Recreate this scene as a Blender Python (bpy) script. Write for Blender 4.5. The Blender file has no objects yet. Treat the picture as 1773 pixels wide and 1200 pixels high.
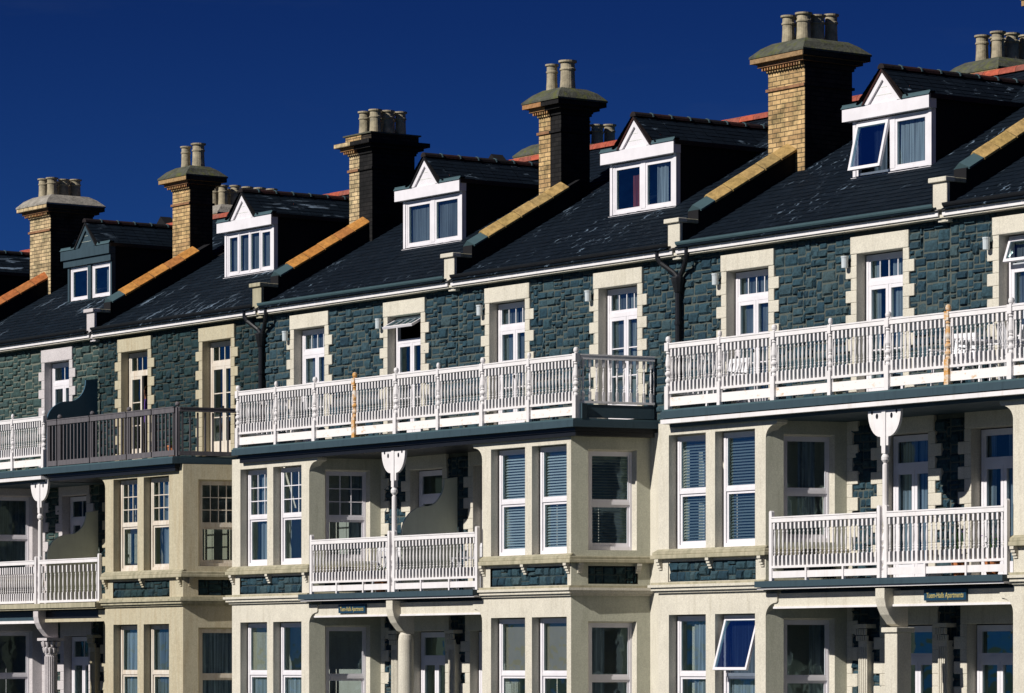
import bpy, bmesh, math, random
from mathutils import Vector
random.seed(11)
SC = bpy.context.scene
COL = SC.collection
R = math.radians

# ------------------------------------------------------------------ materials
def _mat(name):
    m = bpy.data.materials.new(name); m.use_nodes = True
    nt = m.node_tree; b = nt.nodes['Principled BSDF']
    return m, nt, b
def _pos(nt, sc=(1,1,1)):
    g = nt.nodes.new('ShaderNodeNewGeometry')
    mp = nt.nodes.new('ShaderNodeMapping'); mp.inputs['Scale'].default_value = sc
    nt.links.new(g.outputs['Position'], mp.inputs['Vector'])
    return mp.outputs['Vector'], g
def _noise(nt, vec, scale, detail=4, rough=.6):
    n = nt.nodes.new('ShaderNodeTexNoise'); n.inputs['Scale'].default_value = scale
    n.inputs['Detail'].default_value = detail; n.inputs['Roughness'].default_value = rough
    nt.links.new(vec, n.inputs['Vector']); return n.outputs['Fac']
def _ramp(nt, fac, p0, p1, c0=(0,0,0,1), c1=(1,1,1,1)):
    r = nt.nodes.new('ShaderNodeValToRGB'); e = r.color_ramp.elements
    e[0].position = p0; e[1].position = p1; e[0].color = c0; e[1].color = c1
    nt.links.new(fac, r.inputs['Fac']); return r.outputs['Color']
def _mix(nt, fac, a, b, mode='MIX'):
    m = nt.nodes.new('ShaderNodeMix'); m.data_type = 'RGBA'; m.blend_type = mode
    for s, v in ((0, fac), (6, a), (7, b)):
        if isinstance(v, (int, float)): m.inputs[s].default_value = v
        elif isinstance(v, tuple): m.inputs[s].default_value = v if len(v) == 4 else v + (1,)
        else: nt.links.new(v, m.inputs[s])
    return m.outputs[2]
def _bump(nt, b, h, strength=.4, dist=.02):
    bp = nt.nodes.new('ShaderNodeBump'); bp.inputs['Strength'].default_value = strength
    bp.inputs['Distance'].default_value = dist
    nt.links.new(h, bp.inputs['Height']); nt.links.new(bp.outputs['Normal'], b.inputs['Normal'])
def paint(name, col, rough=.55, dirt=(.35,.30,.22), dirt_amt=.35, scale=3.0, bump=.15, bscale=60, streak=True, thr=(.52,.8), speck=0):
    """painted or rendered surface: base colour with blotchy weathering and fine grain"""
    m, nt, b = _mat(name)
    v, g = _pos(nt); n1 = _noise(nt, v, scale, 6, .65)
    c = _mix(nt, _ramp(nt, n1, .35, .7), tuple(x*.93 for x in col), tuple(min(1, x*1.05) for x in col))
    if streak:
        v2, _ = _pos(nt, (9, 9, .9)); n2 = _noise(nt, v2, 1.0, 5, .7)
        f = nt.nodes.new('ShaderNodeMath'); f.operation = 'MULTIPLY'; f.inputs[1].default_value = dirt_amt
        nt.links.new(_ramp(nt, n2, thr[0], thr[1]), f.inputs[0])
        c = _mix(nt, f.outputs[0], c, dirt)
    if speck:
        c = _mix(nt, 1.0, c, _ramp(nt, _noise(nt, v, 42, 2, .9), .36, .64, (1-speck, 1-speck*1.05, 1-speck, 1), (1.06,1.06,1.06,1)), 'MULTIPLY')
    nt.links.new(c, b.inputs['Base Color']); b.inputs['Roughness'].default_value = rough
    b.inputs['Specular IOR Level'].default_value = .3
    if bump: _bump(nt, b, _noise(nt, v, bscale, 3), bump, .01)
    return m
def rusty(name, col, p0=.58, p1=.74, rc=(.55,.33,.12)):
    m, nt, b = _mat(name)
    v, g = _pos(nt, (3,3,5)); n1 = _noise(nt, v, 2.2, 5, .7)
    c = _mix(nt, _ramp(nt, n1, p0, p1), col, rc)
    nt.links.new(c, b.inputs['Base Color']); b.inputs['Roughness'].default_value = .7
    return m
def island(name, cols, rough=.85, nscale=14, bump=.5, spots=None, stretch=(1,1,1), dark=.45, spec=.25):
    """each loose piece (block, slate, tile) takes its own tint"""
    m, nt, b = _mat(name)
    v, g = _pos(nt)
    rr = nt.nodes.new('ShaderNodeValToRGB'); rr.color_ramp.interpolation = 'LINEAR'
    el = rr.color_ramp.elements
    while len(el) < len(cols): el.new(.5)
    for i, cc in enumerate(cols):
        el[i].position = i/(len(cols)-1); el[i].color = cc + (1,)
    nt.links.new(g.outputs['Random Per Island'], rr.inputs['Fac'])
    n1 = _noise(nt, v, nscale, 5, .7)
    c = _mix(nt, _ramp(nt, n1, .3, .65), tuple([dark]*3), (1,1,1))
    c = _mix(nt, 1.0, rr.outputs['Color'], c, 'MULTIPLY')
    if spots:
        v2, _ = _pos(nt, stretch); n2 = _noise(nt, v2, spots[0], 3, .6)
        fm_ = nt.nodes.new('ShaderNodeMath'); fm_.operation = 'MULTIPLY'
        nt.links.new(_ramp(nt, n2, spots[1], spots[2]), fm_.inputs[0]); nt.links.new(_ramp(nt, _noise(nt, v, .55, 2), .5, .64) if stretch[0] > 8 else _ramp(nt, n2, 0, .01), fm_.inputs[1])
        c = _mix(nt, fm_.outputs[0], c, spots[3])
    nt.links.new(c, b.inputs['Base Color']); b.inputs['Roughness'].default_value = rough
    b.inputs['Specular IOR Level'].default_value = spec
    if bump: _bump(nt, b, _noise(nt, v, nscale*2.5, 4), bump, .015)
    return m
def brick(name, c1, c2, mortar, soot=.0):
    m, nt, b = _mat(name)
    g = nt.nodes.new('ShaderNodeNewGeometry'); s = nt.nodes.new('ShaderNodeSeparateXYZ')
    nt.links.new(g.outputs['Position'], s.inputs[0])
    a = nt.nodes.new('ShaderNodeMath'); nt.links.new(s.outputs[0], a.inputs[0]); nt.links.new(s.outputs[1], a.inputs[1])
    cb = nt.nodes.new('ShaderNodeCombineXYZ'); nt.links.new(a.outputs[0], cb.inputs[0]); nt.links.new(s.outputs[2], cb.inputs[1])
    t = nt.nodes.new('ShaderNodeTexBrick'); nt.links.new(cb.outputs[0], t.inputs['Vector'])
    t.inputs['Scale'].default_value = 1; t.inputs['Brick Width'].default_value = .235; t.inputs['Row Height'].default_value = .085
    t.inputs['Mortar Size'].default_value = .008; t.inputs['Mortar Smooth'].default_value = .2; t.inputs['Bias'].default_value = -.1
    t.inputs['Color1'].default_value = c1 + (1,); t.inputs['Color2'].default_value = c2 + (1,); t.inputs['Mortar'].default_value = mortar + (1,)
    v, _ = _pos(nt); c = _mix(nt, _ramp(nt, _noise(nt, v, 3.5, 6, .7), .36, .62), (.42,.44,.42), (1.1,1.05,1))
    c = _mix(nt, 1.0, t.outputs['Color'], c, 'MULTIPLY')
    if soot: c = _mix(nt, soot, c, (.006,.006,.007))  # mix towards black: soot, and the shade of chimney sides
    nt.links.new(c, b.inputs['Base Color']); b.inputs['Roughness'].default_value = .9
    b.inputs['Specular IOR Level'].default_value = .15
    inv = nt.nodes.new('ShaderNodeMath'); inv.operation = 'SUBTRACT'; inv.inputs[0].default_value = 1
    nt.links.new(t.outputs['Fac'], inv.inputs[1]); _bump(nt, b, inv.outputs[0], .7, .02)
    return m
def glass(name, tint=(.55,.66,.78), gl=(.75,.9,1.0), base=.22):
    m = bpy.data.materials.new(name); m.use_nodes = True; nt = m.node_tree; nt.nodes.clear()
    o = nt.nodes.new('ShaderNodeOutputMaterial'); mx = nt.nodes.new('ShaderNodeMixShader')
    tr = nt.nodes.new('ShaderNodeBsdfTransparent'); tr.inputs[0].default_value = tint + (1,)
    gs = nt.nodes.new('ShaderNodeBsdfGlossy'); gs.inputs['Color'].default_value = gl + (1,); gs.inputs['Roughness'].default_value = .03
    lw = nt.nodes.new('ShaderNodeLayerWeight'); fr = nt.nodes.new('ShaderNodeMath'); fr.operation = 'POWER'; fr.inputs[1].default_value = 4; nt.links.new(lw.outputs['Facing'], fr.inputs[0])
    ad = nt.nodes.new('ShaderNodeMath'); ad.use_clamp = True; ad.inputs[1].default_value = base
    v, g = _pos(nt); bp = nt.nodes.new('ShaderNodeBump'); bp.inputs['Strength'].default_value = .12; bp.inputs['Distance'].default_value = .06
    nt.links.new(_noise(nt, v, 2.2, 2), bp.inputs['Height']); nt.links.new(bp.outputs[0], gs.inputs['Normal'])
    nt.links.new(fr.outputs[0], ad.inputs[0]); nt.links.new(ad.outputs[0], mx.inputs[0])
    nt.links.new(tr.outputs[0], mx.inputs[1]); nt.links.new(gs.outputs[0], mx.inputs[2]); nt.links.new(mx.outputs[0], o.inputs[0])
    return m
def cloth(name, col, folds=True, sc=30):
    m, nt, b = _mat(name)
    v, g = _pos(nt, (sc, sc, .6)); n1 = _noise(nt, v, 1.0, 2)
    c = _mix(nt, _ramp(nt, n1, .35, .65), tuple(x*.35 for x in col), col)
    nt.links.new(c, b.inputs['Base Color']); b.inputs['Roughness'].default_value = .9
    return m

M = {}
M['cream'] = paint('cream_render', (.64,.60,.50), .8, (.33,.29,.20), .5, 2.2, .4, 60, speck=.16)
M['cream_old'] = paint('weathered_yellow_render', (.50,.45,.32), .85, (.30,.20,.09), .45, 11.6, .4, 60, thr=(.45,.75), speck=.16)
M['cream_pale'] = paint('pale_pinkish_render', (.58,.54,.54), .8, (.36,.33,.31), .3, 2.0, .3, 70, speck=.2)
M['cream_side_shade'] = paint('side_shade_render', (.50,.495,.39), .85, (.25,.25,.17), .5, 2.2, .4, 60, speck=.16)  # cream dulled and greened: dim light on the bay sides put into colour
M['sill'] = paint('weathered_sill_stone', (.42,.38,.27), .9, (.16,.16,.10), .7, 5, .5, 40, thr=(.42,.7))
M['white'] = paint('white_paint', (.76,.73,.73), .45, (.46,.37,.25), .35, 3, .05, 60)
M['upvc'] = paint('white_window_frame', (.76,.73,.76), .35, (.5,.45,.4), .12, 3, 0, 60)
M['weathered'] = paint('peeling_cream_woodwork', (.66,.60,.52), .7, (.40,.26,.14), .6, 6, .3, 50, thr=(.46,.72))
M['rusty'] = rusty('rust_stained_white_paint', (.80,.76,.74))
M['rust_full'] = rusty('orange_rust_paint', (.66,.60,.52), .40, .56, (.58,.29,.07))
M['greywood'] = paint('bare_grey_wood', (.125,.115,.125), .85, (.05,.05,.06), .6, 6, .4, 40, thr=(.4,.7))
M['bluegrey'] = paint('blue_grey_paint', (.036,.064,.082), .6, (.015,.028,.036), .6, 4, .2, 50)
M['screen'] = paint('blue_screen_board', (.045,.105,.155), .6, (.03,.06,.08), .3, 3, .1, 50)
M['screen_tan'] = paint('buff_screen_board', (.52,.56,.47), .7, (.34,.37,.32), .4, 3, .1, 50)
M['lead'] = paint('lead_flashing', (.055,.10,.115), .6, (.03,.05,.06), .4, 5, .2, 30)
M['black'] = paint('black_gutter_paint', (.012,.013,.016), .35, (.03,.03,.03), .3, 4, .1, 50)
M['stone'] = island('dark_rock_faced_stone', [(.020,.056,.082),(.028,.072,.098),(.042,.086,.108),(.015,.044,.068),(.032,.076,.098),(.056,.094,.106)], .9, 16, 1.0)
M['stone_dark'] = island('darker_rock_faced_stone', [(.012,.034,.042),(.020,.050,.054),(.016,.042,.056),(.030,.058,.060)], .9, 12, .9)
M['stone_green'] = island('greenish_rock_faced_stone', [(.045,.085,.080),(.055,.10,.095),(.040,.078,.078),(.065,.105,.10)], .9, 14, .9)
M['mortar'] = paint('lime_mortar', (.082,.094,.082), .95, (.022,.042,.05), .7, 8, .3, 60)
M['mortar_dark'] = paint('dark_mortar', (.05,.055,.045), .95, (.03,.03,.03), .5, 8, .3, 60)
M['mortar_pale'] = paint('pale_mortar', (.14,.15,.12), .95, (.10,.11,.10), .5, 8, .3, 60)
_w = (.40,.50,.60)
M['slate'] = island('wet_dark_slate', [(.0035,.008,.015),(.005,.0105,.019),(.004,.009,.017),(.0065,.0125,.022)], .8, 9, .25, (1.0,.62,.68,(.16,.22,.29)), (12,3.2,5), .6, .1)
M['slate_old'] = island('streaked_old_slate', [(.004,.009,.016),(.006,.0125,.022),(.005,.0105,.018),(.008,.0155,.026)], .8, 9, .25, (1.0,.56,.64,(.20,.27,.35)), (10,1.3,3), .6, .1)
M['slate_black'] = paint('black_slate_cladding', (.006,.006,.008), .9, (.012,.013,.015), .4, 5, .3, 20)
M['ridge'] = island('red_ridge_tile', [(.42,.085,.05),(.50,.11,.06),(.36,.09,.06),(.30,.12,.09)], .8, 10, .3)
M['ridge_dark'] = island('dark_ridge_tile', [(.012,.011,.013),(.020,.014,.015),(.05,.014,.012)], .8, 10, .3)
M['coping_orange'] = island('orange_coping_tile', [(.56,.23,.05),(.66,.30,.07),(.50,.20,.06),(.60,.26,.05)], .85, 9, .4, (5,.62,.8,(.16,.13,.08)))
M['coping_red'] = island('terracotta_coping_tile', [(.58,.20,.06),(.50,.16,.05),(.62,.26,.07)], .85, 9, .4, (5,.62,.8,(.12,.1,.07)))
M['coping_yellow'] = island('yellow_coping_tile', [(.50,.34,.12),(.56,.37,.14),(.44,.31,.13),(.54,.33,.10)], .85, 9, .4, (5,.62,.8,(.16,.15,.1)))
M['brick'] = brick('buff_brick', (.62,.44,.22), (.40,.26,.13), (.13,.10,.065))
M['brick_grey'] = brick('pale_buff_brick', (.66,.52,.31), (.42,.32,.19), (.15,.12,.085))
M['brick_soot_shade'] = brick('soot_and_shade_brick', (.13,.10,.07), (.07,.06,.045), (.025,.025,.025), .55)  # chimney sides: soot plus the shade of the unlit face, put into the colour
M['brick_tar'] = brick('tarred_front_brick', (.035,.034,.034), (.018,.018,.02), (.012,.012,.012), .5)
M['brick_red'] = island('reddish_corbel_brick', [(.36,.17,.08),(.45,.24,.10),(.40,.30,.15),(.30,.13,.07)], .9, 12, .4)
M['flaunch'] = island('mossy_cement_flaunching', [(.085,.095,.075),(.11,.11,.085)], .95, 7, .9, (6,.5,.7,(.10,.11,.03)))
M['flaunch_pale'] = island('pale_cement_flaunching', [(.34,.31,.27),(.38,.35,.30)], .95, 7, .8, (6,.6,.8,(.14,.14,.12)))
M['pot'] = island('clay_chimney_pot', [(.46,.39,.26),(.54,.42,.26),(.40,.36,.26),(.52,.40,.26)], .85, 7, .4, (4,.55,.8,(.14,.14,.12)))
M['pot_dark'] = island('sooted_chimney_pot', [(.10,.09,.07),(.14,.12,.09)], .85, 7, .4)
M['glass'] = glass('window_glass', (.78,.86,.88), (.50,.74,.74), .24)
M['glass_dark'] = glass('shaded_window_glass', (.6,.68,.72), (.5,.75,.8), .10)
M['glass_open'] = glass('tilted_window_glass', (.4,.5,.6), (.55,.85,1.0), .62)
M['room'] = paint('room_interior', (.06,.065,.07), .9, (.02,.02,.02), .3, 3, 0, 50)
M['net'] = cloth('net_curtain', (.36,.42,.48))
M['drape'] = cloth('pale_drape', (.34,.38,.40), sc=18)
M['red_cloth'] = cloth('red_curtain', (.30,.05,.04), sc=14)
M['blue_cloth'] = cloth('blue_grey_curtain', (.17,.20,.23), sc=16)
M['blind'] = paint('blind_slat', (.42,.48,.52), .6, (.3,.3,.3), .1, 3, 0, 50)
M['blind_dark'] = paint('dark_blind_slat', (.15,.19,.22), .6, (.1,.1,.1), .1, 3, 0, 50)
M['roller'] = paint('buff_roller_blind', (.28,.23,.17), .8, (.2,.16,.1), .2, 3, 0, 50)
M['lamp'] = paint('grey_white_lamp_glass', (.55,.60,.62), .25, (.3,.3,.3), .2, 8, 0, 50)
M['sign'] = paint('dark_blue_sign_board', (.010,.045,.085), .4, (.01,.03,.05), .2, 8, 0, 50)
M['gold'] = paint('gold_lettering', (.40,.34,.14), .5, (.3,.25,.1), .2, 20, 0, 50)
M['plastic'] = paint('white_plastic', (.78,.77,.80), .4, (.5,.5,.45), .15, 5, 0, 50)
M['terracotta'] = paint('terracotta_pot', (.45,.16,.06), .8, (.2,.1,.05), .3, 8, .2, 50)
M['leaf'] = island('green_leaf', [(.04,.10,.02),(.06,.14,.03),(.03,.07,.02)], .6, 20, 0)
M['petal'] = island('purple_petal', [(.20,.07,.35),(.30,.12,.45)], .6, 20, 0)
M['ground'] = paint('rough_grass_ground', (.025,.060,.035), .95, (.045,.055,.035), .5, .3, .3, 8, False)
M['asphalt'] = paint('asphalt', (.055,.055,.055), .9, (.04,.04,.04), .3, 2, .3, 60, False)
M['paving'] = paint('damp_slate_paving', (.035,.060,.062), .9, (.03,.045,.045), .4, 1.5, .2, 30, False)
M['skin'] = paint('skin', (.50,.24,.15), .5, (.4,.18,.1), .1, 8, 0, 50)
M['shirt'] = paint('purple_shirt', (.16,.08,.36), .8, (.1,.05,.2), .3, 8, .2, 60)
M['shorts'] = paint('black_shorts', (.015,.015,.02), .8, (.01,.01,.01), .3, 8, .2, 60)
M['hair'] = paint('brown_hair', (.05,.025,.012), .6, (.02,.01,.01), .3, 30, .3, 60)

# ------------------------------------------------------------------ mesh helpers
WL = {}   # world location of every parent
class MB:
    def __init__(s): s.v = []; s.f = []; s.m = []; s.mats = []
    def mi(s, m):
        if m not in s.mats: s.mats.append(m)
        return s.mats.index(m)
    def add(s, vs, fs, m):
        b = len(s.v); k = s.mi(m); s.v += [tuple(p) for p in vs]
        for f in fs: s.f.append([b+i for i in f]); s.m.append(k)
    def box(s, x0, x1, y0, y1, z0, z1, m):
        s.fbox(WORLD, x0, x1, -y1, -y0, z0, z1, m)
    def fbox(s, fr, u0, u1, d0, d1, z0, z1, m):
        P = [fr.p(u, d, z) for u in (u0, u1) for d in (d0, d1) for z in (z0, z1)]
        s.add(P, [(0,1,3,2),(4,6,7,5),(0,4,5,1),(2,3,7,6),(0,2,6,4),(1,5,7,3)], m)
    def prism(s, pts, vec, m):
        """polygon of 3D points swept along vec"""
        n = len(pts); A = [Vector(p) for p in pts]; B = [p + Vector(vec) for p in A]
        s.add(A + B, [tuple(range(n)), tuple(range(2*n-1, n-1, -1))] + [(i, (i+1) % n, n+(i+1) % n, n+i) for i in range(n)], m)
    def lathe(s, c, prof, m, n=16):
        cx, cy, cz = c; vs = []; fs = []
        for r, z in prof:
            for i in range(n):
                a = 2*math.pi*(i+.5)/n; vs.append((cx+r*math.cos(a), cy+r*math.sin(a), cz+z))
        for j in range(len(prof)-1):
            for i in range(n):
                fs.append((j*n+i, j*n+(i+1) % n, (j+1)*n+(i+1) % n, (j+1)*n+i))
        fs.append(tuple(range(n-1, -1, -1))); fs.append(tuple((len(prof)-1)*n+i for i in range(n)))
        s.add(vs, fs, m)
    def tube(s, path, r, m, n=8):
        path = [Vector(p) for p in path]; vs = []; fs = []
        for i, p in enumerate(path):
            t = (path[min(i+1, len(path)-1)] - path[max(i-1, 0)]).normalized()
            a = t.cross(Vector((.31,.2,.93)));
            if a.length < .1: a = t.cross(Vector((1,0,0)))
            a.normalize(); b = t.cross(a)
            for k in range(n):
                q = 2*math.pi*k/n; vs.append(p + a*r*math.cos(q) + b*r*math.sin(q))
        for j in range(len(path)-1):
            for i in range(n): fs.append((j*n+i, j*n+(i+1) % n, (j+1)*n+(i+1) % n, (j+1)*n+i))
        fs.append(tuple(range(n-1, -1, -1))); fs.append(tuple((len(path)-1)*n+i for i in range(n)))
        s.add(vs, fs, m)
    def build(s, name, parent=None, origin=None, smooth=False, bevel=0):
        o3 = Vector(origin) if origin else Vector((0,0,0))
        if parent is not None and origin is None: o3 = WL[parent.name].copy()
        me = bpy.data.meshes.new(name)
        me.from_pydata([tuple(Vector(p) - o3) for p in s.v], [], s.f)
        for m in s.mats: me.materials.append(m)
        me.polygons.foreach_set('material_index', s.m)
        bm = bmesh.new(); bm.from_mesh(me); bmesh.ops.recalc_face_normals(bm, faces=bm.faces)
        bm.to_mesh(me); bm.free()
        if smooth:
            me.polygons.foreach_set('use_smooth', [True]*len(me.polygons))
        o = bpy.data.objects.new(name, me); COL.objects.link(o)
        if parent is not None: o.parent = parent; o.location = o3 - WL[parent.name]
        else: o.location = o3
        WL[o.name] = o3.copy()
        if bevel:
            md = o.modifiers.new('edge', 'BEVEL'); md.width = bevel; md.segments = 2; md.limit_method = 'ANGLE'
        return o
class Fr:
    """local frame: u along the wall, d outwards, z up"""
    def __init__(s, o, U=(1,0,0), N=(0,-1,0), Z=(0,0,1)):
        s.o = Vector(o); s.U = Vector(U).normalized(); s.N = Vector(N).normalized(); s.Z = Vector(Z).normalized()
    def p(s, u, d, z): return s.o + s.U*u + s.N*d + s.Z*z
def wallfr(x0, y0, x1, y1):
    """frame from (x0,y0) to (x1,y1); outwards is to the right of travel"""
    U = Vector((x1-x0, y1-y0, 0)).normalized(); return Fr((x0,y0,0), U, (U.y,-U.x,0))
def tilt(fr, u, d, z, ang):      # hinge along u at height z, lower edge swings outwards
    c, s = math.cos(ang), math.sin(ang)
    return Fr(fr.p(u, d, z), fr.U, fr.N*c + fr.Z*s, fr.Z*c - fr.N*s)
def swing(fr, u, d, z, ang):     # hinge upright at u, far edge swings outwards
    c, s = math.cos(ang), math.sin(ang)
    return Fr(fr.p(u, d, z), fr.U*c + fr.N*s, fr.N*c - fr.U*s, fr.Z)
WORLD = Fr((0,0,0))
def empty(name, loc, label=None, cat=None, group=None, parent=None):
    o = bpy.data.objects.new(name, None); COL.objects.link(o); o.empty_display_size = .2
    if parent is not None: o.parent = parent; o.location = Vector(loc) - WL[parent.name]
    else: o.location = loc
    WL[o.name] = Vector(loc)
    if label: tag(o, label, cat, group)
    return o
def tag(o, label, cat=None, group=None):
    o['label'] = label
    if cat: o['category'] = cat
    if group: o['group'] = group
    return o
def inst(src, parent, loc, rz=0):
    o = src.copy(); COL.objects.link(o); o.parent = parent
    o.location = Vector(loc) - WL[parent.name]; o.rotation_euler = (0,0,rz); return o
def instmesh(name, me, parent, loc, rz=0):
    o = bpy.data.objects.new(name, me); COL.objects.link(o); o.parent = parent
    o.location = Vector(loc) - WL[parent.name]; o.rotation_euler = (0,0,rz); WL[o.name] = Vector(loc); return o

# ------------------------------------------------------------------ wall pieces
def cells(U0, U1, Z0, Z1, holes):
    us = sorted({U0, U1} | {min(max(h[i], U0), U1) for h in holes for i in (0,1)})
    zs = sorted({Z0, Z1} | {min(max(h[i], Z0), Z1) for h in holes for i in (2,3)})
    for a, b in zip(us, us[1:]):
        for c, d in zip(zs, zs[1:]):
            if b-a < 1e-5 or d-c < 1e-5: continue
            mu, mz = (a+b)/2, (c+d)/2
            if any(h[0] < mu < h[1] and h[2] < mz < h[3] for h in holes): continue
            yield a, b, c, d
def wall(mb, fr, U0, U1, Z0, Z1, holes, m, rec=.15, splay=.012, d=0):
    for a, b, c, e in cells(U0, U1, Z0, Z1, holes):
        mb.add([fr.p(a,d,c), fr.p(b,d,c), fr.p(b,d,e), fr.p(a,d,e)], [(0,1,2,3)], m)
    if rec:
        for h in holes: reveal(mb, fr, h, rec, splay, m, d)
def reveal(mb, fr, h, rec, splay, m, d=0):
    u0, u1, z0, z1 = h; s = splay; e = -rec
    F = [(u0,z0),(u1,z0),(u1,z1),(u0,z1)]; B = [(u0+s,z0),(u1-s,z0),(u1-s,z1-s*.6),(u0+s,z1-s*.6)]
    for i in range(4):
        j = (i+1) % 4
        mb.add([fr.p(F[i][0],d,F[i][1]), fr.p(F[j][0],d,F[j][1]), fr.p(B[j][0],e,B[j][1]), fr.p(B[i][0],e,B[i][1])], [(0,1,2,3)], m)
def stones(mb, fr, U0, U1, Z0, Z1, holes, m, cu=.07, cz=.072, prot=(.008,.05), wmax=5, hmax=3, d0=.0):
    nu = max(1, round((U1-U0)/cu)); nz = max(1, round((Z1-Z0)/cz)); du = (U1-U0)/nu; dz = (Z1-Z0)/nz
    used = [[False]*nz for _ in range(nu)]
    for i in range(nu):
        for j in range(nz):
            a, c = U0+(i+.5)*du, Z0+(j+.5)*dz
            if any(h[0] < a < h[1] and h[2] < c < h[3] for h in holes): used[i][j] = True
    for j in range(nz):
        i = 0
        while i < nu:
            if used[i][j]: i += 1; continue
            h = random.choice([1,2,2,2,2,hmax]); w = random.randint(2, wmax-1) + (1 if h > 2 else 0)
            h = min(h, nz-j); k = 0
            while k < w and i+k < nu and not used[i+k][j]: k += 1
            w = k
            if w == 0: i += 1; continue
            while h > 1 and any(used[i+x][j+y] for x in range(w) for y in range(h)): h -= 1
            for x in range(w):
                for y in range(h): used[i+x][j+y] = True
            g = .0055; a, b, c, e = U0+i*du+g, U0+(i+w)*du-g, Z0+j*dz+g, Z0+(j+h)*dz-g
            us = [a, a+min(.02,(b-a)*.2), a+(b-a)*random.uniform(.35,.65), b-min(.02,(b-a)*.2), b]
            zs = [c, c+(e-c)*.2, c+(e-c)*random.uniform(.6,.85), e]
            vs = []; dd = random.uniform(*prot)
            for p, zz in enumerate(zs):
                for q, uu in enumerate(us):
                    edge = p in (0,3) or q in (0,4)
                    jit = 0 if not edge else .0
                    d = d0-.004 if edge else d0 + dd*random.uniform(.45,1.25)
                    vs.append(fr.p(uu + (0 if edge else random.uniform(-.008,.008)), d, zz))
            mb.add(vs, [(p*5+q, p*5+q+1, (p+1)*5+q+1, (p+1)*5+q) for p in range(3) for q in range(4)], m)
            i += w
def strips(H, fr, U0, U1, Z0, Z1, holes, m, parent=None, **kw):
    ed = sorted(holes); u = U0
    for h in ed + [(U1, U1, 0, 0)]:
        if h[0]-u > .05:
            mb = MB(); stones(mb, fr, u, min(h[0], U1), Z0, Z1, [], m, **kw); mb.build('rock_faced_stone', parent or H)
        u = max(u, h[1])
def surround(house, fr, h, m, rec=.15, short=.15, long=.28, lint=.29, step=.2, proud=.055, name='stone_surround'):
    u0, u1, z0, z1 = h; mb = MB()
    mb.fbox(fr, u0-.15, u1+.15, -.02, proud+.012, z1, z1+lint, m)
    z = z1; k = 0
    while z > z0+.02:
        b = max(z0, z-step); w = short if k % 2 == 0 else long
        mb.fbox(fr, u0-w, u0, -.02, proud+.002*(k % 2), b, z, m); mb.fbox(fr, u1, u1+w, -.02, proud+.002*(k % 2), b, z, m)
        z = b; k += 1
    reveal(mb, fr, h, rec, .004, m, proud-.004)
    return mb.build(name, house, bevel=.012)

# ------------------------------------------------------------------ windows
def ring(mb, fr, a, b, c, d, w, e0, e1, m, wb=None, wt=None):
    wb = wb or w; wt = wt or w
    mb.fbox(fr, a, a+w, e0, e1, c, d, m); mb.fbox(fr, b-w, b, e0, e1, c, d, m)
    mb.fbox(fr, a+w, b-w, e0, e1-.002, c, c+wb, m); mb.fbox(fr, a+w, b-w, e0, e1-.002, d-wt, d, m)
def pane(mb, fr, a, b, c, d, e, m):
    mb.add([fr.p(a,e,c), fr.p(b,e,c), fr.p(b,e,d), fr.p(a,e,d)], [(0,1,2,3)], m)
def curtain(parent, fr, a, b, c, d, e, kind):
    mb = MB(); nm = 'curtain'
    def wavy(a, b, c, d, m, amp=.012, top=0):
        n = max(6, int((b-a)/.025)); vs = []; ph = random.uniform(0, 6)
        for i in range(n+1):
            t = i/n; u = a+(b-a)*t; w = amp*math.sin(ph+t*(b-a)*55)*(.6+.4*math.sin(t*9))
            vs.append(fr.p(u, e+w*.6, d)); vs.append(fr.p(a+(b-a)*t*(1-top)+ (top*(b-a)*.0), e+w, c))
        mb.add(vs, [(2*i, 2*i+2, 2*i+3, 2*i+1) for i in range(n)], m)
    if kind == 'net': wavy(a, b, c, d, M['net'])
    elif kind == 'side': wavy(a+(b-a)*.62, b, c, d, M['drape'])
    elif kind == 'sideL': wavy(a, a+(b-a)*.4, c, d, M['drape'])
    elif kind == 'both': wavy(a, a+(b-a)*.25, c, d, M['drape']); wavy(b-(b-a)*.3, b, c, d, M['drape'])
    elif kind == 'mid': wavy(a+(b-a)*.35, a+(b-a)*.75, c, d, M['net'], .03)
    elif kind == 'blue': wavy(a, b, c, d, M['blue_cloth'])
    elif kind == 'red': wavy(a+(b-a)*.5, b, c, d-(d-c)*.22, M['red_cloth'])
    elif kind == 'half': wavy(a, b, c, c+(d-c)*.45, M['net'])
    elif kind in ('blind', 'darkblind'):
        bmt = M['blind'] if kind == 'blind' else M['blind_dark']
        nm = 'slatted_blind'; n = int((d-c)/.05)
        for i in range(n):
            z = c+(i+.2)*.05; mb.add([fr.p(a,e-.018,z+.034), fr.p(b,e-.018,z+.034), fr.p(b,e+.018,z), fr.p(a,e+.018,z)], [(0,1,2,3)], bmt)
    elif kind == 'roller':
        nm = 'roller_blind'; mb.fbox(fr, a, b, e, e+.008, d-(d-c)*.46, d, M['roller']); mb.fbox(fr, a, b, e, e+.02, d-(d-c)*.48, d-(d-c)*.46, M['roller'])
    else: return
    mb.build(nm, parent)
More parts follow.
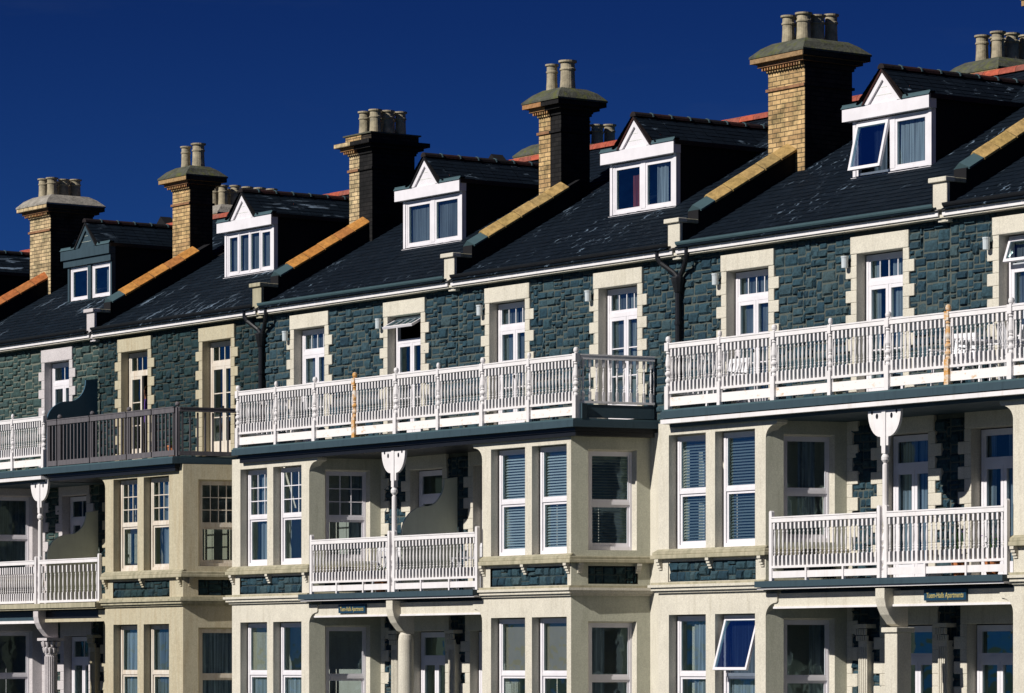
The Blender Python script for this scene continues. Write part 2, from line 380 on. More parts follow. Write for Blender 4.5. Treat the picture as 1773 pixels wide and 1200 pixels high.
def window(house, fr, u0, u1, z0, z1, style, wm, rec=.15, cur=None, gl=None, mid=.5, grid=(0,0), name=None, opened=None, lights=4, label=None):
    """opening u0..u1 x z0..z1; the frame sits rec behind the wall face"""
    gl = gl or M['glass']; u0 += .03; u1 -= .03; z1 -= .02
    e1 = -rec+.005; e0 = e1-.07; F = .055
    fm = MB(); sm = MB(); pm = MB()
    name = name or ('french_door' if style in ('door3','doorp') else 'window')
    ring(fm, fr, u0, u1, z0, z1, F, e0, e1, wm, wb=.07)
    A, B, Cc, D = u0+F, u1-F, z0+.07, z1-F; extra = []
    if style == 'sash':
        zm = Cc+(D-Cc)*mid
        sm.fbox(fr, A, B, e0+.01, e1-.008, zm-.03, zm+.03, wm)
        ring(sm, fr, A, B, zm+.03, D, .035, e0+.02, e1-.012, wm)
        ring(sm, fr, A, B, Cc, zm-.03, .045, e0+.005, e1-.028, wm, wb=.06)
        nx, nz = grid
        for i in range(1, nx): x = A+.035+(B-A-.07)*i/nx; sm.fbox(fr, x-.009, x+.009, e0+.025, e1-.016, zm+.065, D-.035, wm)
        for j in range(1, nz): z = zm+.065+(D-zm-.1)*j/nz; sm.fbox(fr, A+.035, B-.035, e0+.027, e1-.018, z-.009, z+.009, wm)
        pane(pm, fr, A, B, Cc, zm-.03, e0+.03, gl)
        if opened == 'top':
            f2 = tilt(fr, 0, e1-.02, D, R(17)); sm2 = MB(); ring(sm2, f2, A, B, zm+.03-D, -.002, .045, 0, .045, wm)
            o2 = ('open_sash', sm2); pane(pm, f2, A+.04, B-.04, zm+.07-D, -.04, .02, M['glass_open']); extra.append(o2)
            sm.v = []; sm.f = []; sm.m = []
            sm.fbox(fr, A, B, e0+.01, e1-.008, zm-.03, zm+.03, wm); ring(sm, fr, A, B, Cc, zm-.03, .045, e0+.005, e1-.028, wm, wb=.06)
        else: pane(pm, fr, A, B, zm+.03, D, e0+.04, gl)
    elif style in ('door3', 'doorp'):
        tz = z1-(.46 if style == 'door3' else .52); lw = .065
        fm.fbox(fr, A, B, e0, e1-.003, tz-.05, tz+.03, wm)
        c = (A+B)/2
        if opened not in ('transom', 'ajar'):
            ring(sm, fr, A, B, tz+.03, D, .045, e0+.02, e1-.01, wm)
            for i in range(1, lights): x = A+.045+(B-A-.09)*i/lights; sm.fbox(fr, x-.009, x+.009, e0+.03, e1-.018, tz+.075, D-.045, wm)
            pane(pm, fr, A, B, tz+.03, D, e0+.04, gl)
        else:
            f2 = tilt(fr, 0, e1-.01, D, R(62 if opened == 'transom' else 20)); h = D-tz-.03; s2 = MB(); ring(s2, f2, A-.02, B+.02, -h-.02, 0, .05, 0, .045, wm)
            for i in range(1, lights): x = A+.03+(B-A-.06)*i/lights; s2.fbox(f2, x-.009, x+.009, .01, .035, -h+.03, -.05, wm)
            pane(pm, f2, A+.03, B-.03, -h+.03, -.05, .02, gl); extra.append(('open_sash', s2))
        for a, b, hinge in ((A, c-.003, 0), (c+.003, B, 1)):
            if opened == 'leaf' and hinge == 1:
                f2 = swing(fr, B, e0, 0, R(80)); s2 = MB(); f2 = Fr(fr.p(B, e0, 0), -fr.N*.985-fr.U*.17, -fr.U*.985+fr.N*.17)
                ring(s2, f2, 0, b-a, Cc, tz-.05, lw, -.045, 0, wm, wb=.25); pane(pm, f2, .05, b-a-.05, Cc+.25, tz-.1, -.02, gl); extra.append(('open_door_leaf', s2)); continue
            ring(sm, fr, a, b, Cc, tz-.05, lw, e0+.01, e1-.006, wm, wb=.24 if style == 'door3' else .2)
            if style == 'door3':
                for q in (1, 2): z = Cc+.24+(tz-.05-lw-Cc-.24)*q/3; sm.fbox(fr, a+lw, b-lw, e0+.03, e1-.016, z-.010, z+.010, wm)
            pane(pm, fr, a+lw*.8, b-lw*.8, Cc+.2, tz-.05-lw*.8, e0+.03, gl)
        sm.fbox(fr, c-.03, c-.008, e1, e1+.035, z0+.98, z0+1.04, M['black'])
    elif style == 'casements':
        n = lights; w = (B-A)/n
        for i in range(n):
            a, b = A+i*w, A+(i+1)*w
            q_ = .07 if n == 2 else .022
            if i: fm.fbox(fr, a-q_, a+q_, e0, e1+.004, Cc, D, wm)
            aa, bb = a+(q_ if i else 0), b-(q_ if i < n-1 else 0)
            if opened == i:
                f2 = tilt(fr, 0, e1-.01, D, R(14)); s2 = MB(); ring(s2, f2, aa-.01, bb+.01, Cc-D, 0, .055, 0, .05, wm)
                pane(pm, f2, aa+.04, bb-.04, Cc-D+.04, -.04, .02, M['glass_open']); extra.append(('open_sash', s2))
            else:
                t = .05 if n < 4 else (.03 if i in (1,2) else .05)
                ring(sm, fr, aa, bb, Cc, D, t, e0+.015, e1-.008, wm); pane(pm, fr, aa, bb, Cc, D, e0+.035, gl)
    w = fm.build(name, house)
    if label: w['label'] = label
    if sm.v: sm.build('sash', w)
    pm.build('pane', w)
    for nm, q in extra: q.build(nm, w)
    if cur:
        if isinstance(cur, (list, tuple)):
            n = len(cur); ww = (B-A)/n
            for i, k in enumerate(cur):
                if k: curtain(w, fr, A+i*ww+.02, A+(i+1)*ww-.02, Cc, D, e0-.028, k)
        else: curtain(w, fr, A, B, Cc, D, e0-.028, cur)
    return w

# ------------------------------------------------------------------ house parts
W = 7.0; WY = .25; FY = -1.2
Z_D1, Z_D2 = 3.70, 6.66         # tops of the two balcony decks
SL = .566; RZ = 9.65            # roof slope and height at Y = 0
ANG = math.atan(SL); RY = 5.77
HOUSE = {
 -2: dict(render='cream_old', stone='stone_dark', mortar='mortar_dark', wf='upvc', slate='slate_old', cop='coping_red'),
 -1: dict(render='cream_pale', stone='stone_green', mortar='mortar_pale', wf='upvc', slate='slate_old', cop='coping_red'),
  0: dict(render='cream_old', stone='stone_dark', mortar='mortar_dark', wf='weathered', slate='slate_old', cop='coping_orange'),
  1: dict(render='cream', stone='stone', mortar='mortar', wf='upvc', slate='slate', cop='coping_orange'),
  2: dict(render='cream', stone='stone', mortar='mortar', wf='upvc', slate='slate', cop='coping_yellow'),
  3: dict(render='cream', stone='stone', mortar='mortar', wf='upvc', slate='slate', cop='coping_yellow'),
  4: dict(render='cream', stone='stone', mortar='mortar', wf='upvc', slate='slate', cop='coping_yellow')}
LAB = {
 -2: 'terraced house at the far left end, only its slate roof and dark dormer in view',
 -1: 'pale stone house at the left edge with the blue-grey painted dormer',
  0: 'weathered yellow-cream house with the four-light dormer, behind the grey wooden balcony',
  1: 'cream and dark stone house with a raised transom window above its long white balcony',
  2: 'cream and dark stone house whose white dormer shows a red curtain',
  3: 'cream and dark stone house whose roof dormer has an open left sash',
  4: 'cream and dark stone house at the right edge of the terrace'}
TOPS = {-2: [], -1: [(-6.1,-5.0),(-2.42,-1.28)], 0: [(1.07,2.22),(4.53,5.68)], 1: [(8.16,9.31),(11.61,12.77)], 2: [(15.09,16.24),(18.54,19.70)],
        3: [(22.26,23.41),(25.73,26.89)], 4: [(29.2,30.35),(32.7,33.85)]}
BAY = {-1: (-6.1,-2.95), 0: (2.87,6.12), 1: (8.06,10.96), 2: (16.87,19.62), 3: (22.16,25.07), 4: (31.05,33.9)}
BWIN = {-1: [(-5.75,-4.7),(-4.4,-3.35)], 0: [(3.22,4.24),(4.5,5.55)], 1: [(8.38,9.40),(9.63,10.68)], 2: [(17.15,18.22),(18.43,19.49)],
        3: [(22.45,23.47),(23.72,24.79)], 4: [(31.4,32.4),(32.65,33.6)]}
TOPSTY = {(1,0): dict(cur=['blue','blue']), (2,0): dict(cur=['blue','blue']), (3,0): dict(cur=['blue','blue']), (-1,1): dict(lights=2), (0,0): dict(opened='leaf'), (1,1): dict(opened='transom', cur=[None,'side']), (3,1): dict(cur=['sideL','net']),
          (2,1): dict(cur=['blue','sideL']), (4,0): dict(cur='blue', opened='ajar', lights=1)}
BCUR = {(1,'u'): ['mid','side'], (2,'u'): ['blind','blind'], (3,'u'): ['darkblind','darkblind'], (0,'u'): ['side','mid'], (4,'u'): ['net','net'],
        (1,'g'): ['half','half'], (2,'g'): ['roller','roller'], (3,'g'): ['mid','net'], (0,'g'): ['net','blue'], (4,'g'): ['net','net'],
        (-1,'u'): ['net','net'], (-1,'g'): ['net','net']}
SCUR = {(1,'u'): 'side', (2,'u'): 'darkblind', (3,'u'): 'mid', (0,'u'): None, (-1,'u'): 'blue', (4,'u'): None,
        (1,'g'): None, (2,'g'): 'sideL', (3,'g'): 'side', (0,'g'): 'net', (-1,'g'): None, (4,'g'): None}
def ring_poly(xa, xb, p, ca, cb, z):
    """outline of a bay footprint grown by p"""
    return [(xa-ca-p, WY-.01, z), (xa-p*.9, FY-p, z), (xb+p*.9, FY-p, z), (xb+cb+p, WY-.01, z)]

def build_house(k):
    cfg = HOUSE[k]; x0, x1 = W*k, W*(k+1)
    cm, st, mo, wf = M[cfg['render']], M[cfg['stone']], M[cfg['mortar']], M[cfg['wf']]
    H = empty('terrace_house', (x0+3.5, WY, 0), LAB[k], 'house', 'terraced houses in one row')
    even = k % 2 == 0; Mx = x0+.03 if even else x1+.03; sg = 1 if even else -1
    Mc = x0 if even else x1
    fw = wallfr(0, WY, 1, WY)
    # openings on the back wall
    top = [(a, b, 6.72, 9.13) for a, b in TOPS[k]]
    def dd(a, b): return (Mx+a, Mx+b) if sg > 0 else (Mx-b, Mx-a)
    p1 = dd(.52, 1.62); g1 = dd(.42, 1.55)
    mids = [(p1[0], p1[1], Z_D1, 6.10)] if k > -2 else []
    lows = [(g1[0], g1[1], .65, 2.98)] if k > -2 else []
    holes = top + mids + lows
    mb = MB(); wall(mb, fw, x0, x1, 0, 9.6, holes, mo, rec=0)
    mb.build('masonry_wall', H); mb = MB()
    mb.add([(x0,9.5,0),(x1,9.5,0),(x1,9.5,10.8),(x0,9.5,10.8)], [(0,1,2,3)], mo)
    mb.build('rear_wall', H)
    if k > -2:
        strips(H, fw, x0+.01, x1-.01, 6.5, 9.50, [(a-.10, b+.10, c-.1, d+.20) for a, b, c, d in top], st, wmax=5 if k != -1 else 6)
        bx0, bx1 = BAY[k]
        blk = (x0, bx1+.5, -1, 6.4) if sg < 0 else (bx0-.5, x1, -1, 6.4)
        strips(H, fw, x0+.01, x1-.01, Z_D1, 6.3, [blk, (p1[0]-.1, p1[1]+.1, 0, 6.4)], st)
        strips(H, fw, x0+.01, x1-.01, .1, 3.45, [blk, (g1[0]-.1, g1[1]+.1, 0, 3.6)], st)
        nm_ = MB(); nm_.add([fw.p(blk[0]+.005,.012,.1), fw.p(blk[1]-.005,.012,.1), fw.p(blk[1]-.005,.012,6.44), fw.p(blk[0]+.005,.012,6.44)], [(0,1,2,3)], cm); nm_.build('rendered_wall', H)
        for i, (a, b, c, d) in enumerate(top):
            surround(H, fw, (a, b, c, d), cm)
            s = TOPSTY.get((k, i), {})
            window(H, fw, a, b, c, d, 'door3', wf, rec=.14, opened=s.get('opened'), lights=s.get('lights', 4), cur=s.get('cur'))
        # wall lamps left of each upper door
        if k > 0:
            for i, (a, b, c, d) in enumerate(top):
                lm = MB(); cx = a-.20; lm.lathe((cx, WY-.14, 8.90), [(.02,0),(.055,.01),(.058,.17),(.065,.18),(.065,.205),(.02,.21)], M['lamp'], 12)
                lm.fbox(fw, cx-.02, cx+.02, .055, .11, 8.97, 9.01, M['black']); lm.build('wall_lamp', H)
        # porch doors, first floor and ground floor
        for (a, b, c, d), nm in ((mids[0], 'u'), (lows[0], 'g')):
            surround(H, fw, (a, b, c, d), cm, short=.17, long=.32, lint=.34 if nm == 'u' else .45)
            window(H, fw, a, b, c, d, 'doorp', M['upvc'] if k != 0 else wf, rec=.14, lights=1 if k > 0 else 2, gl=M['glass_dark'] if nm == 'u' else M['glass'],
                   cur={(1,'u'): None, (2,'u'): ['blue', None], (3,'u'): ['net','net'], (4,'u'): ['sideL','net'], (3,'g'): ['half', None], (4,'g'): ['half', None]}.get((k, nm)))
        nb = bx0-.42 if sg > 0 else bx1+.42      # quoins where the porch wall meets the bay
        for z_lo, z_hi in ((Z_D1, 6.42), (.1, 3.5)):
            z = z_hi; i = 0; qm = MB()
            while z > z_lo+.05:
                w = .12 if i % 2 else .26; b = max(z_lo, z-.22)
                if sg > 0: qm.fbox(fw, nb-w, nb+.02, -.02, .05, b, z, cm)
                else: qm.fbox(fw, nb-.02, nb+w, -.02, .05, b, z, cm)
                z = b; i += 1
            qm.build('quoins', H, bevel=.01)
        # pilaster with leafy capital by the front door
        for px in ([Mx+sg*2.02] + ([Mx-.05] if k in (0, 2, 4) else [])):
            pm = MB(); pm.fbox(fw, px-.11, px+.11, .0, .16, .1, 2.72, cm)
            for i in range(4): pm.fbox(fw, px-.085+i*.048, px-.062+i*.048, .16, .175, 1.3, 2.62, cm)
            pm.fbox(fw, px-.16, px+.16, .0, .22, 2.93, 3.0, cm); pm.fbox(fw, px-.13, px+.13, .0, .19, 1.15, 1.25, cm)
            for i in range(5):
                for s2 in (0, 1): pm.fbox(fw, px-.14+i*.058, px-.10+i*.058, .14+.03*s2, .19+.03*s2, 2.72+.1*s2, 2.81+.11*s2, cm)
            pm.build('pilaster', H, bevel=.01)
        build_bay(H, k, bx0, bx1, sg, cm, st, mo, wf)
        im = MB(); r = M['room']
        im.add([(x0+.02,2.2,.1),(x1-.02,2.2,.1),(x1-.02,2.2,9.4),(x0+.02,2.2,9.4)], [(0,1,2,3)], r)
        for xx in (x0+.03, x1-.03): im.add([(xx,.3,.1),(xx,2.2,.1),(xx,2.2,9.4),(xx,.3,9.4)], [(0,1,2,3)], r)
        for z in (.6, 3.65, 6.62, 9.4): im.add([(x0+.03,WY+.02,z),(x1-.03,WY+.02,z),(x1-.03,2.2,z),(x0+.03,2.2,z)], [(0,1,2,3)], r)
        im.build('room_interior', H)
    # eaves
    em = MB(); em.box(x0+.05, x1-.05, .02, .05, 9.53, 9.63, M['white']); em.box(x0+.05, x1-.05, .052, WY+.02, 9.50, 9.54, M['cream'])
    em.build('fascia_board', H)
    gm = MB(); n = 8; prof = [(.032+.085*math.cos(a), 9.73+.085*math.sin(a)) for a in [math.pi+math.pi*i/n for i in range(n+1)]]
    pts = [(x0+.12, y, z) for y, z in prof] + [(x0+.12, y, z) for y, z in reversed([(.032+.07*math.cos(a), 9.73+.07*math.sin(a)) for a in [math.pi+math.pi*i/n for i in range(n+1)]])]
    gm.prism(pts, (W-.24,0,0), M['lead'] if k in (1,3) else M['black'])
    for i in range(8): gm.box(x0+.5+i*.85, x0+.53+i*.85, -.03, .1, 9.632, 9.645, M['black'])
    gm.build('gutter', H)
    build_roof(H, k, x0, x1, cfg)
    build_dormer(H, k, x0)
    build_parapet(H, k, cfg)
    return H

def build_bay(H, k, xa, xb, sg, cm, st, mo, wf):
    ca = cb = .42                                     # how far the canted sides spread
    ff = wallfr(xa, FY, xb, FY); fl = wallfr(xa-ca, WY, xa, FY); frr = wallfr(xb, FY, xb+cb, WY)
    Ls = math.hypot(ca, WY-FY); wins = [(a-xa, b-xa) for a, b in BWIN[k]]
    up = [(a, b, 4.30, 6.24) for a, b in wins]; lo = [(a, b, 1.15, 3.18) for a, b in wins]
    pan = (wins[0][0]-.02, wins[-1][1]+.02, 3.74, 4.08)
    mb = MB(); wall(mb, ff, 0, xb-xa, .1, 6.45, up+lo+[pan], cm, rec=0)
    for h in up+lo: reveal(mb, ff, h, .17, .0, cm)
    mb.add([ff.p(pan[0],-.05,pan[2]), ff.p(pan[1],-.05,pan[2]), ff.p(pan[1],-.05,pan[3]), ff.p(pan[0],-.05,pan[3])], [(0,1,2,3)], mo)
    sh = {}
    for nm, fr in (('l', fl), ('r', frr)):
        a, b = (.32, 1.24) if nm == 'r' else (Ls-1.24, Ls-.32)
        hs = [(a, b, 4.36, 6.14), (a, b, 1.2, 3.10)]; pn = (a, b+.02, 3.76, 4.08); sh[nm] = (hs, pn)
        wall(mb, fr, 0, Ls, .1, 6.45, hs+[pn], M['cream_side_shade'] if k > 0 else cm, rec=0)
        for h in hs: reveal(mb, fr, h, .12, .05, cm)
        mb.add([fr.p(pn[0],-.05,pn[2]), fr.p(pn[1],-.05,pn[2]), fr.p(pn[1],-.05,pn[3]), fr.p(pn[0],-.05,pn[3])], [(0,1,2,3)], mo)
    mb.prism(ring_poly(xa, xb, -.1, ca, cb, 6.38), (0,0,.05), cm)
    # scrolled ears carrying the deck over the porch
    for z in (6.44, 3.50):
        ex = xa if sg > 0 else xb; s = -1 if sg > 0 else 1; q = .30
        pts = [(ex, FY+.0, z), (ex+s*q, FY, z), (ex+s*q, FY, z-.12)]
        for i in range(7):
            a = math.pi/2*i/6; pts.append((ex+s*(q-.03-(q-.03)*math.sin(a)), FY, z-.12-.03-.22*(1-math.cos(a))))
        mb.prism(pts, (0,.22,0), cm)
    B = mb.build('bay', H)
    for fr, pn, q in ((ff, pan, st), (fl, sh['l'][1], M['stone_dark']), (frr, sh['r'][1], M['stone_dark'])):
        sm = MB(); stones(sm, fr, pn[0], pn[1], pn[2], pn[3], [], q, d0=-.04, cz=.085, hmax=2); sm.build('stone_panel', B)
    s2 = MB(); s2.prism(ring_poly(xa, xb, .11, ca, cb, 4.13), (0,0,.07), M['sill']); s2.prism(ring_poly(xa, xb, .085, ca, cb, 4.2), (0,0,.05), M['sill'])
    s2.prism([(xa-.06,FY-.085,4.25),(xb+.06,FY-.085,4.25),(xb+.02,FY-.002,4.30),(xa-.02,FY-.002,4.30)], (0,.05,0), M['sill'])
    s2.build('sill', B, bevel=.012)
    s3 = MB(); sc = cm if k != 0 else M['sill']
    for p, z, h in ((.10,3.69,.04),(.14,3.645,.045),(.10,3.59,.055),(.05,3.55,.04)): s3.prism(ring_poly(xa, xb, p, ca, cb, z), (0,0,h), sc if p != .10 or z < 3.6 else M['sill'])
    s3.build('string_course', B)
    for fr, us in ((ff, [.02+.05, (xb-xa)/2, xb-xa-.07]), (fl, [.25, Ls-.15]), (frr, [.16, Ls-.25])):
        for u in us:
            bm_ = MB()
            for j, (d, h) in enumerate(((.10,.05),(.075,.05),(.05,.045),(.025,.04))):
                z = 4.13-sum((.05,.05,.045,.04)[:j]); bm_.fbox(fr, u-.045, u+.045, -.01, d, z-h+.004, z, cm)
            bm_.build('corbel', B)
    grid = {0: (4,3), 1: (3,3)}.get(k, (0,0)); wm = M['upvc'] if k != 0 else wf
    for i, (a, b) in enumerate(wins):
        window(H, ff, a, b, 4.30, 6.24, 'sash', wm, rec=.17, mid=.50, grid=grid, cur=BCUR[(k,'u')][i], name='bay_window')
        window(H, ff, a, b, 1.15, 3.18, 'sash', wm, rec=.17, mid=.50, cur=BCUR[(k,'g')][i], name='bay_window', opened='top' if (k, i) == (3, 1) else None,
               label='bay sash tilted open' if (k, i) == (3, 1) else None)
    for nm, fr in (('l', fl), ('r', frr)):
        for (a, b, c, d), fl_ in zip(sh[nm][0], 'ug'):
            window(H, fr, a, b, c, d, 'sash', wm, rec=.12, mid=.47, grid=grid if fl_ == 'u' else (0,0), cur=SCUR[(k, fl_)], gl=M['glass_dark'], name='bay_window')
    rm = MB(); inn = [(xa-ca+.14, WY-.02), (xa+.14, FY+.32), (xb-.14, FY+.32), (xb+cb-.14, WY-.02)]

def roof_pt(x, y, h=0): return (x, y-h*math.sin(ANG), RZ+SL*y+h*math.cos(ANG))
def build_roof(H, k, x0, x1, cfg):
    mb = MB(); sl = M[cfg['slate']]
    mb.add([roof_pt(x0,-.03,-.03), roof_pt(x1,-.03,-.03), roof_pt(x1,RY,-.03), roof_pt(x0,RY,-.03)], [(0,1,2,3)], M['slate_black'])
    mb.add([(x0,RY,RZ+SL*RY-.03),(x1,RY,RZ+SL*RY-.03),(x1,9.6,10.8),(x0,9.6,10.8)], [(0,1,2,3)], M['slate_black'])
    L = RY/math.cos(ANG); n = int(L/.185)
    for i in range(n+1):
        s0, s1 = i*.185-.06, min(L, (i+1)*.185-.055+.02)
        if s1 <= s0: continue
        x = x0+.12-(.15 if i % 2 else 0)
        while x < x1-.12:
            xe = min(x+.30, x1-.12); xs = max(x, x0+.12)
            if xe-xs > .03:
                y0, y1 = s0*math.cos(ANG), s1*math.cos(ANG); t = .012+random.uniform(0,.007); b = random.uniform(-.004,.004)
                mb.add([roof_pt(xs+.003,y0,t+b), roof_pt(xe-.003,y0+random.uniform(-.006,.004),t-b), roof_pt(xe-.003,y1,.001), roof_pt(xs+.003,y1,.001), roof_pt(xs+.003,y0,-.006), roof_pt(xe-.003,y0,-.006)],
                       [(0,1,2,3),(0,4,5,1)], sl)
            x += .30
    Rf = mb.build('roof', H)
    rt = MB(); x = x0+.02; cz = RZ+SL*RY
    while x < x1-.05:
        xe = min(x+.44, x1-.02); P = []
        for i in range(7):
            a = math.pi*i/6; P.append((x, RY+.13*math.cos(a), cz-.02+.13*math.sin(a)))
        for i in range(6, -1, -1):
            a = math.pi*i/6; P.append((x, RY+.11*math.cos(a), cz-.03+.11*math.sin(a)))
        rt.prism(P, (xe-x-.008,0,0), M['ridge']); x = xe
    rt.build('ridge_tiles', Rf)

def build_dormer(H, k, x0):
    if k == -2: dx = (2.4, 4.35)
    elif k == -1: dx = (2.55, 4.62)
    else: dx = {0: (2.60,4.63), 1: (2.60,4.70), 2: (2.60,4.63), 3: (2.62,4.66), 4: (2.6,4.65)}[k]
    a, b = x0+dx[0], x0+dx[1]; c = (a+b)/2-.12 if k >= 0 else (a+b)/2; Y = 1.92; Zb, Zh, Zt = 10.70, 11.70, 11.92
    blue = k in (-1, -2); wm = M['bluegrey'] if blue else M['upvc']; blk = M['slate_black']
    mb = MB()
    # cheeks, back to the roof slope
    yb = (Zt-RZ)/SL+.1
    for xx in (a+.03, b-.05):
        mb.prism([(xx, Y+.02, RZ+SL*Y-.05), (xx, Y+.02, Zt), (xx, yb, Zt), (xx, yb-.1, Zt-.1)], (.02,0,0), blk)
    mb.box(a+.05, b-.05, Y+.02, yb, Zt-.06, Zt-.004, blk)
    D = mb.build('dormer', H)
    # roof: steep little gable, flatter skirts
    rm = MB(); sl = M['ridge_dark']; half = .60; apex = 12.53; ze = 11.97; yr = (apex-RZ)/SL; ye = (ze-RZ)/SL
    y0 = Y-.16
    def slope(sx):
        # slated slope split into courses
        for i in range(7):
            t0, t1 = i/7, (i+1)/7+.02
            n = 12
            for j in range(n):
                ya = y0 + (yr+.2-y0)*j/n; yb2 = y0 + (yr+.2-y0)*(j+1)/n - .006
                h = random.uniform(.006,.014)
                P = [(c+sx*(half+.04)*(1-0)*t1, ya, apex+.0-(apex-ze)*t1+h), (c+sx*(half+.04)*t1, yb2, apex-(apex-ze)*t1+h), (c+sx*(half+.04)*t0, yb2, apex-(apex-ze)*t0), (c+sx*(half+.04)*t0, ya, apex-(apex-ze)*t0)]
                rm.add(P+[(P[0][0],P[0][1],P[0][2]-.02),(P[1][0],P[1][1],P[1][2]-.02)], [(0,1,2,3),(0,4,5,1)], M['slate'] if k > 0 else M['slate_old'])
    slope(1); slope(-1)
    for sx, xe in ((1, b+.07), (-1, a-.10)):
        P = [(c+sx*.60, Y-.10, 11.985), (xe, Y-.10, 11.93), (xe, ye+.1, 11.93), (c+sx*.60, ye+.1, 11.985)]
        rm.add(P, [(0,1,2,3)], M['slate']); rm.add([(p[0],p[1],p[2]-.03) for p in P], [(0,1,2,3)], blk)
        rm.box(min(xe-.03, xe+.0), max(xe-.03, xe), Y-.10, ye+.1, 11.86, 11.94, M['black'])
    y = y0
    while y < yr+.1:
        P = [(c+.09*math.cos(q), y, apex-.035+.09*math.sin(q)) for q in [math.pi*i/6 for i in range(7)]]
        rm.prism(P, (0,.42,0), M['ridge_dark']); rm.prism([(p[0]*1.0+(p[0]-c)*.12, p[1]+.405, p[2]+(.012)) for p in P], (0,.03,0), M['lead']); y += .44
    rm.build('dormer_roof', D)
    # front
    fr = wallfr(a, Y, b, Y); Lx = b-a; fb = MB()
    fb.fbox(fr, -.17, Lx+.05, -.05, .12, Zh, Zt, wm); fb.fbox(fr, 0, Lx, -.1, .0, Zb-.25, Zb, blk)
    fb.fbox(fr, -.02, Lx+.02, -.02, .05, Zb-.03, Zb+.02, wm)
    if blue: fb.fbox(fr, -.12, Lx+.03, -.05, .07, Zh-.16, Zh, wm)
    fb.build('fascia', D)
    for u0, u1 in ((-.19, c-a-.45), (c-a+.50, Lx+.06)): lf = MB(); lf.prism([fr.p(u0,.14,Zt+.002), fr.p(u1,.14,Zt+.002), fr.p(u1,.10,Zt+.055), fr.p(u0,.10,Zt+.055)], (0,.12,0), M['lead']); lf.fbox(fr, u0, u1, -.02, .10, Zt+.002, Zt+.075, M['lead']); lf.build('lead_flashing', D)
    g = MB(); cu = c-a; hw = .48; gz = Zt+.003; ga = 12.44
    g.prism([fr.p(cu-hw,.09,gz), fr.p(cu+hw,.09,gz), fr.p(cu,.09,ga)], (0,.08,0), wm)
    for s in (-1, 1):     # raised barge boards
        P = [fr.p(cu+s*hw,.13,gz), fr.p(cu+s*(hw-.11),.13,gz), fr.p(cu,.13,ga-.13), fr.p(cu,.13,ga)]
        g.prism(P, (0,.038,0), wm)
        P = [fr.p(cu+s*(hw+.05),.15,gz+.003), fr.p(cu+s*(hw),.15,gz+.003), fr.p(cu,.15,ga+.001), fr.p(cu,.15,ga+.06)]
        g.prism(P, (0,.10,0), M['ridge_dark'] if k > 1 else M['slate_black'])
    for q, hh in ((.26,.13),(.14,.26)): g.fbox(fr, cu-q, cu+q, .09, .093, gz+hh, gz+hh+.006, M['screen_tan'])
    g.build('gable', D)
    kw = {3: dict(lights=2, opened=0, cur=['mid','net']), 2: dict(lights=2, cur=['red','mid']), 1: dict(lights=2, cur=['blue','blue']), 0: dict(lights=4, cur='blue'), -1: dict(lights=2, cur=[None,'side']), -2: dict(lights=2), 4: dict(lights=2)}[k]
    for u0, u1 in ((0,.075),(Lx-.075,Lx)): pz = MB(); pz.fbox(fr, u0, u1, -.08, .02, Zb+.02, Zh, wm); pz.build('corner_post', D)
    if blue: pz = MB(); pz.fbox(fr, Lx/2-.07, Lx/2+.07, -.08, .03, Zb+.02, Zh, wm); pz.build('mullion', D)
    if blue:
        for u0, u1 in ((.09, Lx/2-.08), (Lx/2+.08, Lx-.09)): window(D, fr, u0-.03, u1+.03, Zb+.02, Zh-.15, 'casements', M['upvc'], rec=.02, lights=1, cur='side' if u0 > 1 else None, name='dormer_window')
    else: window(D, fr, .05, Lx-.05, Zb+.02, Zh, 'casements', M['upvc'], rec=.0, name='dormer_window', **kw)
    bk = MB(); bk.add([(a+.06,Y+1.0,10.6),(b-.06,Y+1.0,10.6),(b-.06,Y+1.0,11.9),(a+.06,Y+1.0,11.9)], [(0,1,2,3)], M['room']); bk.build('room_interior', D)

